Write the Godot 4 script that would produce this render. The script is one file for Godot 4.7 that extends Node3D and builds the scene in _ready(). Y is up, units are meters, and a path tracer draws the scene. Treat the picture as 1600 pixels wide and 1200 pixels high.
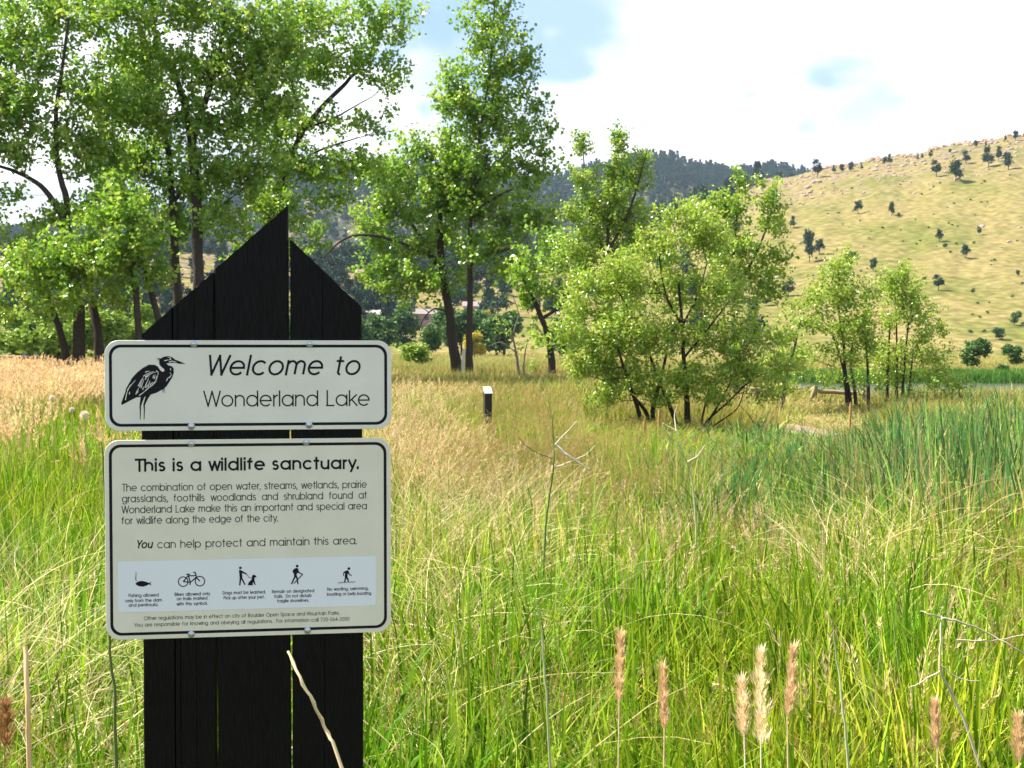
extends Node3D
# A trail sign at the edge of a wetland meadow, cottonwoods and a golden hill behind it.
# Metres, y up. The camera stands 1.5 m above the meadow and looks along -z.

const LENS := 1931.0                 # focal length in pixels of a 1600 pixel wide picture
const EYE := Vector3(0, 1.5, 0)
const PITCH := 0.0285
const WATER := -0.62

var rng := RandomNumberGenerator.new()
var rough_noise := FastNoiseLite.new()
var patch_noise := FastNoiseLite.new()
var gap_noise := FastNoiseLite.new()
var used := {}
var M := {}
var twig_sets := {}

# ---------------------------------------------------------------- helpers

class Geo:
	var v := PackedVector3Array()
	var n := PackedVector3Array()
	var c := PackedColorArray()
	func tri(a: Vector3, b: Vector3, d: Vector3, col: Color) -> void:
		var m := (d - a).cross(b - a).normalized()
		v.push_back(a); v.push_back(b); v.push_back(d)
		n.push_back(m); n.push_back(m); n.push_back(m)
		c.push_back(col); c.push_back(col); c.push_back(col)
	func quad(a: Vector3, b: Vector3, d: Vector3, e: Vector3, col: Color) -> void:
		tri(a, b, d, col)
		tri(a, d, e, col)
	func tube(pts: PackedVector3Array, radii: PackedFloat32Array, sides: int, col: Color, capped := true) -> void:
		var rings: Array[PackedVector3Array] = []
		var norms: Array[PackedVector3Array] = []
		var side := Vector3.RIGHT
		for i in pts.size():
			var t := (pts[mini(i + 1, pts.size() - 1)] - pts[maxi(i - 1, 0)]).normalized()
			side = (side - t * side.dot(t))
			if side.length() < 0.01:
				side = t.cross(Vector3(0.3, 0.2, 0.9))
			side = side.normalized()
			var other := t.cross(side)
			var ring := PackedVector3Array()
			var norm := PackedVector3Array()
			for k in sides:
				var a := TAU * k / sides
				var o := side * cos(a) + other * sin(a)
				norm.push_back(o)
				ring.push_back(pts[i] + o * radii[i])
			rings.push_back(ring)
			norms.push_back(norm)
		for i in pts.size() - 1:
			for k in sides:
				var l := (k + 1) % sides
				smooth_tri(rings[i][k], rings[i + 1][k], rings[i + 1][l], norms[i][k], norms[i + 1][k], norms[i + 1][l], col)
				smooth_tri(rings[i][k], rings[i + 1][l], rings[i][l], norms[i][k], norms[i + 1][l], norms[i][l], col)
		if capped:
			var last := pts.size() - 1
			for k in sides:
				var l := (k + 1) % sides
				var t := (pts[last] - pts[last - 1]).normalized()
				smooth_tri(pts[last], rings[last][k], rings[last][l], t, t, t, col)
				smooth_tri(pts[0], rings[0][k], rings[0][l], t * -1.0, t * -1.0, t * -1.0, col)
	func smooth_tri(a: Vector3, b: Vector3, d: Vector3, na: Vector3, nb: Vector3, nd: Vector3, col: Color) -> void:
		if (d - a).cross(b - a).dot(na + nb + nd) < 0.0:
			var s := b; b = d; d = s
			var ns := nb; nb = nd; nd = ns
		v.push_back(a); v.push_back(b); v.push_back(d)
		n.push_back(na); n.push_back(nb); n.push_back(nd)
		c.push_back(col); c.push_back(col); c.push_back(col)
	func box(lo: Vector3, hi: Vector3, col: Color) -> void:
		var p := func(x: int, y: int, z: int) -> Vector3: return Vector3(hi.x if x else lo.x, hi.y if y else lo.y, hi.z if z else lo.z)
		for f in [[[0, 0, 1], [0, 1, 1], [1, 1, 1], [1, 0, 1]], [[1, 0, 0], [1, 1, 0], [0, 1, 0], [0, 0, 0]], [[0, 0, 0], [0, 1, 0], [0, 1, 1], [0, 0, 1]], [[1, 0, 1], [1, 1, 1], [1, 1, 0], [1, 0, 0]], [[0, 1, 1], [0, 1, 0], [1, 1, 0], [1, 1, 1]], [[0, 0, 0], [0, 0, 1], [1, 0, 1], [1, 0, 0]]]:
			var q := []
			for k in f:
				q.append(p.call(k[0], k[1], k[2]))
			quad(q[0], q[1], q[2], q[3], col)
	func add(o: Geo, t: Transform3D) -> void:
		v.append_array(t * o.v)
		n.append_array(Transform3D(t.basis.orthonormalized(), Vector3.ZERO) * o.n)
		c.append_array(o.c)
	func mesh(m: Material) -> ArrayMesh:
		var a := []
		a.resize(Mesh.ARRAY_MAX)
		a[Mesh.ARRAY_VERTEX] = v
		a[Mesh.ARRAY_NORMAL] = n
		a[Mesh.ARRAY_COLOR] = c
		var out := ArrayMesh.new()
		out.add_surface_from_arrays(Mesh.PRIMITIVE_TRIANGLES, a)
		out.surface_set_material(0, m)
		return out

func at(px: float, py: float, d: float) -> Vector3:
	var v := Vector3((px - 800.0) / LENS, -(py - 600.0) / LENS, -1.0).rotated(Vector3.RIGHT, -PITCH)
	return EYE + v * (d / -v.z)

func numbered(called: String) -> String:
	used[called] = used.get(called, -1) + 1
	return called if used[called] == 0 else "%s_%03d" % [called, used[called]]

func tag(o: Node3D, label: String, category: String, group := "") -> void:
	o.set_meta("label", label)
	o.set_meta("category", category)
	if group:
		o.set_meta("group", group)

func thing(called: String, where: Vector3, label: String, category: String, group := "", turn := 0.0) -> Node3D:
	var o := Node3D.new()
	o.name = numbered(called)
	add_child(o)
	o.position = where
	o.rotation.y = turn
	tag(o, label, category, group)
	return o

func part(called: String, g: Geo, m: Material, parent: Node3D) -> MeshInstance3D:
	var o := MeshInstance3D.new()
	o.name = called
	o.mesh = g.mesh(m)
	parent.add_child(o, true)
	return o

func shared(called: String, mesh: Mesh, parent: Node3D) -> MeshInstance3D:
	var o := MeshInstance3D.new()
	o.name = called
	o.mesh = mesh
	parent.add_child(o, true)
	return o

func setting(called: String, g: Geo, m: Material) -> MeshInstance3D:
	var o := part(called, g, m, self)
	o.set_meta("kind", "structure")
	return o

func scatter(called: String, mesh: Mesh, places: Array[Transform3D], tints: PackedColorArray, label: String, category: String, parent: Node3D = null) -> void:
	if places.is_empty():
		return
	var mm := MultiMesh.new()
	mm.transform_format = MultiMesh.TRANSFORM_3D
	mm.use_colors = true
	mm.mesh = mesh
	mm.instance_count = places.size()
	for i in places.size():
		mm.set_instance_transform(i, places[i])
		mm.set_instance_color(i, tints[i])
	var o := MultiMeshInstance3D.new()
	o.multimesh = mm
	o.set_meta("kind", "stuff")
	if parent:
		o.name = called
		parent.add_child(o, true)
		return
	o.name = numbered(called)
	o.set_meta("label", label)
	o.set_meta("category", category)
	add_child(o, true)

func noise_texture(freq: float, octaves: int, lo: Color, hi: Color, number: int, size := 512, kind := FastNoiseLite.TYPE_SIMPLEX_SMOOTH) -> NoiseTexture2D:
	var f := FastNoiseLite.new()
	f.seed = number
	f.noise_type = kind
	f.frequency = freq
	f.fractal_octaves = octaves
	var t := NoiseTexture2D.new()
	t.width = size
	t.height = size
	t.seamless = true
	t.noise = f
	var r := Gradient.new()
	r.set_color(0, lo)
	r.set_color(1, hi)
	t.color_ramp = r
	return t

func plain(col: Color, rough := 0.8, spec := 0.4) -> StandardMaterial3D:
	var m := StandardMaterial3D.new()
	m.albedo_color = col.linear_to_srgb()
	m.roughness = rough
	m.metallic_specular = spec
	return m

func tinted(rough := 0.7, spec := 0.4, through := 0.0) -> StandardMaterial3D:
	var m := plain(Color.WHITE, rough, spec)
	m.vertex_color_use_as_albedo = true
	if through > 0.0:
		m.backlight_enabled = true
		m.backlight = Color(through, through, through * 0.85).linear_to_srgb()
	return m

func pick(a: Array) -> Variant:
	return a[rng.randi() % a.size()]

func jitter(c: Color, amount: float) -> Color:
	var k := 1.0 + rng.randf_range(-amount, amount)
	return Color(c.r * k * (1.0 + rng.randf_range(-amount, amount) * 0.4), c.g * k, c.b * k * (1.0 + rng.randf_range(-amount, amount) * 0.5))

func table(rows: Array, x: float) -> float:
	if x <= rows[0][0]:
		return rows[0][1]
	for i in rows.size() - 1:
		if x < rows[i + 1][0]:
			var t: float = (x - rows[i][0]) / (rows[i + 1][0] - rows[i][0])
			t = t * t * (3.0 - 2.0 * t)
			return lerpf(rows[i][1], rows[i + 1][1], t)
	return rows[-1][1]

# ---------------------------------------------------------------- the lie of the land

# tangent of the height angle of the two skylines against the tangent of the compass angle
const NEAR_RIDGE := [[-0.75, 0.07], [-0.41, 0.072], [-0.27, 0.078], [-0.15, 0.066], [-0.07, 0.072], [0.0, 0.076], [0.05, 0.084], [0.10, 0.100], [0.155, 0.118], [0.22, 0.138], [0.26, 0.147], [0.31, 0.155], [0.363, 0.165], [0.414, 0.173], [0.55, 0.2], [0.75, 0.21]]
const FAR_RIDGE := [[-0.75, 0.085], [-0.41, 0.094], [-0.347, 0.102], [-0.26, 0.112], [-0.197, 0.132], [-0.155, 0.145], [-0.10, 0.149], [-0.05, 0.143], [0.0, 0.135], [0.036, 0.137], [0.078, 0.147], [0.11, 0.154], [0.125, 0.153], [0.155, 0.145], [0.18, 0.141], [0.207, 0.146], [0.233, 0.141], [0.26, 0.135], [0.41, 0.127], [0.75, 0.12]]
const NEAR_AT := [[-0.5, 560.0], [-0.1, 620.0], [0.1, 700.0], [0.25, 760.0], [0.75, 780.0]]

func ground_y(x: float, z: float) -> float:
	var d := -z
	var y := rough_noise.get_noise_2d(x * 3.0, z * 3.0) * 0.06 * smoothstep(2.0, 8.0, d)
	var right := smoothstep(7.5, 13.0, x - maxf(d - 60.0, 0.0) * 0.06)
	y -= 0.25 * smoothstep(2.0, 7.0, x) * smoothstep(9.0, 18.0, d) * (1.0 - smoothstep(30.0, 40.0, d))
	y -= 1.15 * right * smoothstep(33.0, 49.0, d) * (1.0 - smoothstep(74.0, 78.0, d))
	y -= 0.5 * smoothstep(4.0, 16.0, x - d * 0.05) * smoothstep(70.0, 78.0, d)
	return y

func hill_y(u: float, d: float) -> float:
	var foot := 285.0
	var r1 := table(NEAR_AT, u)
	var h1 := table(NEAR_RIDGE, u) * r1 + 1.5
	var h2 := table(FAR_RIDGE, u) * 1700.0 + 1.5
	var x := u * d
	var gully := rough_noise.get_noise_2d(x * 0.12 + d * 0.03, d * 0.05 + 40.0) + 0.45 * rough_noise.get_noise_2d(x * 0.4, d * 0.3)
	var y := -0.8
	if d <= r1:
		var t := clampf((d - foot) / (r1 - foot), 0.0, 1.0)
		y = lerpf(-0.8, h1, 0.55 * t + 0.45 * t * t * (2.0 - t))
		y += gully * 8.0 * t * (1.0 - t * 0.85)
	elif d < r1 + 260.0:
		var t := (d - r1) / 260.0
		y = lerpf(h1, h1 * 0.72, t * t * (3.0 - 2.0 * t))
	else:
		var low := h1 * 0.72
		var t := clampf((d - r1 - 260.0) / (1700.0 - r1 - 260.0), 0.0, 1.0)
		y = lerpf(low, h2, t)
		y += gully * 26.0 * t * (1.0 - t)
		if d > 1700.0:
			y = h2 - (d - 1700.0) * 0.25
	if d < foot + 6.0:
		y -= (foot + 6.0 - d) * 0.04
	y += rough_noise.get_noise_2d(x * 1.3, d * 1.3) * 0.9 * smoothstep(320.0, 520.0, d)
	return y

func on_hill(px: float, py: float, far := false) -> Vector3:
	# the first spot on the land, going away from the camera, that lies in that direction
	var u := (px - 800.0) / LENS
	var v := at(px, py, 1.0) - EYE
	var d := 1000.0 if far else 288.0
	while d < 1750.0:
		if hill_y(u, d) >= EYE.y + v.y * d:
			break
		d += 3.0
	return Vector3(u * d, hill_y(u, d), -d)

# ---------------------------------------------------------------- print on the sign

func arc(cx: float, cy: float, rx: float, ry: float, a0: float, a1: float) -> PackedVector2Array:
	var out := PackedVector2Array()
	var steps := maxi(3, int(absf(a1 - a0) / 15.0))
	for i in steps + 1:
		var a := deg_to_rad(lerpf(a0, a1, float(i) / steps))
		out.push_back(Vector2(cx + rx * cos(a), cy + ry * sin(a)))
	return out

func line(points: Array) -> PackedVector2Array:
	var out := PackedVector2Array()
	for i in points.size() / 2:
		out.push_back(Vector2(points[2 * i], points[2 * i + 1]))
	return out

func joined(a: PackedVector2Array, b: PackedVector2Array) -> PackedVector2Array:
	var out := a.duplicate()
	out.append_array(b)
	return out

# strokes of one letter; lower case is 1 high, capitals 1.4; returns [advance, strokes]
func glyph(ch: String) -> Array:
	var ring := arc(0.5, 0.5, 0.5, 0.5, 90, 450)
	match ch:
		"a": return [1.0, [ring, line([1, 0, 1, 1])]]
		"b": return [1.0, [ring, line([0, 0, 0, 1.4])]]
		"c": return [0.9, [arc(0.5, 0.5, 0.5, 0.5, 42, 318)]]
		"d": return [1.0, [ring, line([1, 0, 1, 1.4])]]
		"e": return [1.0, [arc(0.5, 0.5, 0.5, 0.5, 0, 318), line([0.03, 0.5, 1.0, 0.5])]]
		"f": return [0.42, [joined(line([0.16, 0, 0.16, 1.1]), arc(0.42, 1.14, 0.26, 0.26, 180, 95)), line([0, 1, 0.4, 1])]]
		"g": return [1.0, [ring, joined(line([1, 1, 1, 0.05]), arc(0.5, 0.05, 0.5, 0.45, 0, -150))]]
		"h": return [0.8, [line([0, 0, 0, 1.4]), joined(arc(0.4, 0.6, 0.4, 0.4, 180, 0), line([0.8, 0.5, 0.8, 0]))]]
		"i": return [0.0, [line([0, 0, 0, 0.96]), line([0, 1.36, 0, 1.42])]]
		"k": return [0.7, [line([0, 0, 0, 1.4]), line([0.03, 0.42, 0.64, 1]), line([0.2, 0.58, 0.7, 0])]]
		"l": return [0.0, [line([0, 0, 0, 1.4])]]
		"m": return [1.3, [line([0, 0, 0, 1]), joined(arc(0.325, 0.66, 0.325, 0.34, 180, 0), line([0.65, 0.5, 0.65, 0])), joined(arc(0.975, 0.66, 0.325, 0.34, 180, 0), line([1.3, 0.5, 1.3, 0]))]]
		"n": return [0.8, [line([0, 0, 0, 1]), joined(arc(0.4, 0.6, 0.4, 0.4, 180, 0), line([0.8, 0.5, 0.8, 0]))]]
		"o": return [1.0, [ring]]
		"p": return [1.0, [ring, line([0, 1, 0, -0.4])]]
		"r": return [0.38, [line([0, 0, 0, 1]), arc(0.38, 0.6, 0.38, 0.4, 180, 88)]]
		"s": return [0.56, [joined(arc(0.28, 0.755, 0.25, 0.245, 25, 265), arc(0.28, 0.26, 0.28, 0.26, 85, -155))]]
		"t": return [0.4, [line([0.2, 1.36, 0.2, 0]), line([0, 1, 0.4, 1])]]
		"t~": return [0.42, [joined(line([0.18, 1.36, 0.18, 0.2]), arc(0.34, 0.17, 0.16, 0.17, 180, 285)), line([0, 1, 0.4, 1])]]
		"u": return [0.8, [joined(line([0, 1, 0, 0.5]), arc(0.4, 0.4, 0.4, 0.4, 180, 360)), line([0.8, 1, 0.8, 0])]]
		"v": return [0.76, [line([0, 1, 0.38, 0]), line([0.38, 0, 0.76, 1])]]
		"w": return [1.2, [line([0, 1, 0.3, 0]), line([0.3, 0, 0.6, 1]), line([0.6, 1, 0.9, 0]), line([0.9, 0, 1.2, 1])]]
		"y": return [0.78, [line([0, 1, 0.4, 0.02]), line([0.78, 1, 0.24, -0.4])]]
		"W": return [1.5, [line([0, 1.4, 0.38, 0]), line([0.38, 0, 0.75, 1.4]), line([0.75, 1.4, 1.12, 0]), line([1.12, 0, 1.5, 1.4])]]
		"L": return [0.6, [line([0, 1.4, 0, 0]), line([-0.05, 0, 0.6, 0])]]
		"T": return [0.8, [line([0, 1.4, 0.8, 1.4]), line([0.4, 1.4, 0.4, 0])]]
		"Y": return [0.9, [line([0, 1.4, 0.45, 0.62]), line([0.9, 1.4, 0.45, 0.62]), line([0.45, 0.68, 0.45, 0])]]
		"F": return [0.6, [line([0, 1.4, 0, 0]), line([-0.05, 1.4, 0.6, 1.4]), line([0, 0.75, 0.55, 0.75])]]
		"B": return [0.75, [line([0, 1.4, 0, 0]), joined(joined(line([0, 1.4, 0.35, 1.4]), arc(0.35, 1.075, 0.325, 0.325, 90, -90)), line([0, 0.75])), joined(joined(line([0, 0.75, 0.38, 0.75]), arc(0.38, 0.375, 0.37, 0.375, 90, -90)), line([0, 0]))]]
		"D": return [1.05, [line([0, 1.4, 0, 0]), joined(joined(line([0, 1.4, 0.35, 1.4]), arc(0.35, 0.7, 0.7, 0.7, 90, -90)), line([0, 0]))]]
		"P": return [0.72, [line([0, 1.4, 0, 0]), joined(joined(line([0, 1.4, 0.35, 1.4]), arc(0.35, 1.03, 0.37, 0.37, 90, -90)), line([0, 0.66]))]]
		"R": return [0.75, [line([0, 1.4, 0, 0]), joined(joined(line([0, 1.4, 0.35, 1.4]), arc(0.35, 1.03, 0.37, 0.37, 90, -90)), line([0, 0.66])), line([0.3, 0.66, 0.75, 0])]]
		"N": return [1.0, [line([0, 0, 0, 1.4]), line([0, 1.4, 1, 0]), line([1, 0, 1, 1.4])]]
		"M": return [1.2, [line([0, 0, 0, 1.4]), line([0, 1.4, 0.6, 0.3]), line([0.6, 0.3, 1.2, 1.4]), line([1.2, 1.4, 1.2, 0])]]
		"O": return [1.4, [arc(0.7, 0.7, 0.7, 0.72, 90, 450)]]
		"S": return [0.75, [joined(arc(0.37, 1.06, 0.33, 0.34, 20, 265), arc(0.37, 0.36, 0.37, 0.36, 85, -160))]]
		"0": return [0.78, [arc(0.39, 0.7, 0.39, 0.7, 90, 450)]]
		"2": return [0.78, [joined(arc(0.39, 1.02, 0.37, 0.38, 165, -35), line([0.02, 0, 0.8, 0]))]]
		"4": return [0.82, [line([0.62, 0, 0.62, 1.4]), line([0.62, 1.4, 0, 0.35]), line([0, 0.35, 0.82, 0.35])]]
		"5": return [0.78, [joined(line([0.72, 1.4, 0.2, 1.4, 0.1, 0.78]), arc(0.36, 0.46, 0.42, 0.46, 125, -150))]]
		"6": return [0.8, [arc(0.4, 0.42, 0.4, 0.42, 90, 450), line([0.06, 0.62, 0.55, 1.4])]]
		"7": return [0.74, [line([0, 1.4, 0.74, 1.4]), line([0.74, 1.4, 0.2, 0])]]
		".": return [0.0, [line([0, -0.03, 0, 0.09])]]
		",": return [0.0, [line([0.03, 0.1, -0.06, -0.2])]]
		"-": return [0.4, [line([0, 0.55, 0.4, 0.55])]]
	return [0.5, []]

# a printed stroke of even width; widths may differ from one end to the other
func stroke(g: Geo, p: PackedVector2Array, w0: float, w1: float, z: float, col: Color) -> void:
	var left := PackedVector2Array()
	var right := PackedVector2Array()
	var count := p.size()
	var closed := p[0].distance_to(p[count - 1]) < 0.0001 and count > 6
	for i in count:
		var before := (p[i] - p[i - 1]).normalized() if i > 0 else ((p[0] - p[count - 2]).normalized() if closed else Vector2.ZERO)
		var after := (p[i + 1] - p[i]).normalized() if i < count - 1 else ((p[1] - p[0]).normalized() if closed else Vector2.ZERO)
		var t := (before + after).normalized()
		if t == Vector2.ZERO:
			t = after if after != Vector2.ZERO else before
		var m := t.orthogonal()
		var bend := 1.0
		if before != Vector2.ZERO and after != Vector2.ZERO:
			bend = 1.0 / maxf(0.55, absf(m.dot(before.orthogonal())))
		var w := lerpf(w0, w1, float(i) / (count - 1)) * 0.5 * bend
		left.push_back(p[i] + m * w)
		right.push_back(p[i] - m * w)
	for i in count - 1:
		flat_quad(g, left[i], left[i + 1], right[i + 1], right[i], z, col)

func flat_quad(g: Geo, a: Vector2, b: Vector2, c: Vector2, d: Vector2, z: float, col: Color) -> void:
	flat_tri(g, a, b, c, z, col)
	flat_tri(g, a, c, d, z, col)

func flat_tri(g: Geo, a: Vector2, b: Vector2, c: Vector2, z: float, col: Color) -> void:
	if (b - a).cross(c - a) > 0.0:
		var s := b; b = c; c = s
	g.tri(Vector3(a.x, a.y, z), Vector3(b.x, b.y, z), Vector3(c.x, c.y, z), col)

func flat_shape(g: Geo, p: PackedVector2Array, z: float, col: Color) -> void:
	var ix := Geometry2D.triangulate_polygon(p)
	for i in ix.size() / 3:
		flat_tri(g, p[ix[3 * i]], p[ix[3 * i + 1]], p[ix[3 * i + 2]], z, col)

func disc(g: Geo, at2: Vector2, r: float, z: float, col: Color) -> void:
	var p := arc(at2.x, at2.y, r, r, 0, 345)
	flat_shape(g, p, z, col)

# one line of lettering between x0 and x1 (metres), on the baseline y
func lettering(text: String, x0: float, x1: float, y: float, high: float, weight: float, slant: float, parent: Node3D, spread_words := false, squeeze := 1.0) -> void:
	var g := Geo.new()
	var unit := high / (1.0 + weight)
	if squeeze == 1.0 and high < 0.02:
		squeeze = 0.9
	var gap := 0.13 + weight
	var natural := 0.0
	var spaces := 0
	var places := []
	for i in text.length():
		var ch := text[i]
		if ch == " ":
			natural += 0.66
			spaces += 1
			places.append([null, natural, spaces])
			continue
		var k: Array = glyph("t~" if ch == "t" and slant > 0.0 and weight < 0.2 else ch)
		var tight := gap
		if ch in "vwyWYTkr":
			tight *= 0.62
		if ch in ".,":
			tight *= 0.9
		places.append([k, natural, spaces])
		natural += k[0] * squeeze + tight
	natural -= gap
	var sx := (x1 - x0 - weight * unit) / natural
	var extra := 0.0
	if spread_words and spaces:
		sx = minf(unit, sx)
		extra = (x1 - x0 - weight * unit - natural * sx) / spaces
	var layer := 0
	for p in places:
		if p[0] == null:
			continue
		for s in p[0][1]:
			var q := PackedVector2Array()
			for a: Vector2 in s:
				var yy := a.y * unit + weight * unit * 0.5
				q.push_back(Vector2(x0 + weight * unit * 0.5 + (p[1] + a.x * squeeze) * sx + p[2] * extra + yy * slant, y + yy))
			# bars and stems reach the outer edge of the curves
			if q.size() == 2:
				var t := (q[1] - q[0]).normalized() * weight * unit * 0.5
				q[0] -= t
				q[1] += t
			stroke(g, q, weight * unit, weight * unit, 0.00035 + 0.00004 * (layer % 4), Color(0.012, 0.013, 0.016))
			layer += 1
	part("lettering", g, M.print, parent)

func rounded(lo: Vector2, hi: Vector2, r: float, steps := 8) -> PackedVector2Array:
	var out := PackedVector2Array()
	for k in [[hi.x - r, hi.y - r, 0], [lo.x + r, hi.y - r, 90], [lo.x + r, lo.y + r, 180], [hi.x - r, lo.y + r, 270]]:
		for i in steps + 1:
			var a := deg_to_rad(k[2] + 90.0 * i / steps)
			out.push_back(Vector2(k[0] + r * cos(a), k[1] + r * sin(a)))
	return out

func panel(parent: Node3D, called: String, lo: Vector2, hi: Vector2, m: Material) -> MeshInstance3D:
	var g := Geo.new()
	var r := 0.03
	var outer := rounded(lo, hi, r)
	var inner := rounded(lo + Vector2(0.0006, 0.0006), hi - Vector2(0.0006, 0.0006), r - 0.0006)
	flat_shape(g, inner, 0.0, Color.WHITE)
	for i in outer.size():
		var j := (i + 1) % outer.size()
		var a := Vector3(inner[i].x, inner[i].y, 0)
		var b := Vector3(inner[j].x, inner[j].y, 0)
		var c := Vector3(outer[j].x, outer[j].y, -0.0006)
		var d := Vector3(outer[i].x, outer[i].y, -0.0006)
		g.quad(a, b, c, d, Color.WHITE)
		g.quad(d, c, c + Vector3(0, 0, -0.0018), d + Vector3(0, 0, -0.0018), Color.WHITE)
		g.tri(Vector3((lo.x + hi.x) / 2, (lo.y + hi.y) / 2, -0.0024), d + Vector3(0, 0, -0.0018), c + Vector3(0, 0, -0.0018), Color.WHITE)
	var o := part(called, g, m, parent)
	var b2 := Geo.new()
	var e := 0.0092
	var w := 0.0062
	var p1 := rounded(lo + Vector2(e, e), hi - Vector2(e, e), r - 0.006)
	var p2 := rounded(lo + Vector2(e + w, e + w), hi - Vector2(e + w, e + w), r - 0.006 - w * 0.8)
	for i in p1.size():
		var j := (i + 1) % p1.size()
		flat_quad(b2, p1[i], p1[j], p2[j], p2[i], 0.0003, Color(0.012, 0.013, 0.016))
	part("border", b2, M.print, o)
	return o

func bolt(parent: Node3D, x: float, y: float) -> void:
	var g := Geo.new()
	var sides := 14
	var rings := [[0.0074, 0.0006], [0.0074, 0.0016], [0.0062, 0.0019], [0.006, 0.0031], [0.0046, 0.0049], [0.0022, 0.0058], [0.0, 0.006]]
	for i in rings.size() - 1:
		for k in sides:
			var a := TAU * k / sides
			var b := TAU * (k + 1) / sides
			var q := []
			for e in [[i, a], [i + 1, a], [i + 1, b], [i, b]]:
				q.append(Vector3(x + cos(e[1]) * rings[e[0]][0], y + sin(e[1]) * rings[e[0]][0], rings[e[0]][1]))
			for f in [[0, 1, 2], [0, 2, 3]]:
				var out3 := Vector3(cos((a + b) / 2), sin((a + b) / 2), 0.7)
				if q[f[0]].distance_to(q[f[1]]) > 1e-6 and q[f[1]].distance_to(q[f[2]]) > 1e-6:
					var m := ((q[f[2]] - q[f[0]]) as Vector3).cross(q[f[1]] - q[f[0]]).normalized()
					m = m if m.dot(out3) > 0 else -m
					g.smooth_tri(q[f[0]], q[f[1]], q[f[2]], m, m, m, Color.WHITE)
	part("bolt", g, M.zinc, parent)

func traced(points: Array, ox: float, oy: float, sx: float, sy: float, skew := 0.0) -> PackedVector2Array:
	var out := PackedVector2Array()
	for i in points.size() / 2:
		out.push_back(Vector2(ox + points[2 * i] * sx, oy - points[2 * i + 1] * sy + points[2 * i] * skew) * 0.001)
	return out

func heron(parent: Node3D) -> void:
	var ink := Color(0.012, 0.013, 0.016)
	var g := Geo.new()
	var T := func(p: Array) -> PackedVector2Array: return traced(p, -283.9, 1499.9, 0.1342, 0.1371)
	flat_shape(g, T.call([100, 880, 98, 840, 165, 660, 165, 635, 200, 570, 270, 450, 350, 365, 440, 295, 530, 248, 620, 250, 670, 280, 700, 330, 735, 362, 770, 350, 765, 315, 720, 280, 690, 240, 690, 185, 705, 155, 760, 125, 830, 112, 890, 130, 940, 170, 1030, 205, 1100, 235, 1000, 235, 930, 215, 800, 228, 830, 258, 890, 275, 915, 310, 915, 380, 890, 450, 850, 510, 800, 590, 740, 635, 640, 690, 540, 720, 470, 745, 405, 752, 330, 760, 240, 805]), 0.00035, ink)
	for leg in [[530, 700, 495, 760, 470, 820, 450, 875], [435, 730, 415, 790, 402, 840, 390, 890]]:
		stroke(g, T.call(leg), 0.0078, 0.0034, 0.00039, ink)
	for leg in [[450, 870, 452, 960, 447, 1105], [390, 885, 391, 980, 386, 1105]]:
		stroke(g, T.call(leg), 0.0031, 0.0014, 0.00043, ink)
	for crest in [[720, 160, 690, 150, 640, 148], [715, 165, 690, 160, 655, 163], [720, 172, 695, 172, 660, 178], [735, 600, 740, 640, 732, 690], [760, 590, 770, 640, 772, 705], [750, 600, 754, 640, 752, 690]]:
		stroke(g, T.call(crest), 0.0018, 0.0003, 0.00039, ink)
	# the feathers are left open in the print
	var bare := Color(0.7, 0.71, 0.63)
	for f in [[160, 800, 180, 700, 205, 640], [190, 650, 230, 590, 275, 540, 320, 490], [225, 590, 250, 560, 270, 548], [222, 710, 228, 670], [322, 712, 340, 665, 370, 612], [345, 690, 362, 650], [375, 730, 430, 690, 480, 650], [470, 655, 520, 610, 580, 570, 630, 520, 655, 450, 668, 390], [362, 585, 380, 545, 400, 505, 430, 460], [385, 600, 400, 540, 440, 450], [405, 612, 420, 560, 450, 480], [430, 640, 445, 590], [440, 430, 480, 405, 540, 375, 600, 350], [470, 440, 520, 410, 590, 375, 640, 362], [470, 365, 540, 345], [470, 480, 490, 440, 540, 420], [465, 610, 480, 560, 512, 490, 520, 455], [490, 605, 505, 560], [515, 590, 530, 540, 545, 500], [545, 575, 560, 530], [570, 560, 585, 520], [600, 540, 620, 510], [592, 460, 600, 410], [612, 470, 625, 400], [636, 500, 650, 420], [640, 345, 668, 360, 676, 400], [800, 505, 818, 465, 845, 440], [845, 455, 870, 420, 882, 395], [855, 385, 870, 375], [862, 305, 872, 340], [770, 185, 810, 178, 840, 172], [850, 175, 872, 160, 865, 140, 820, 130], [840, 210, 890, 192, 960, 205]]:
		stroke(g, T.call(f), 0.0021, 0.0008, 0.0005, bare)
	part("heron_emblem", g, M.print, parent)

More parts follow.
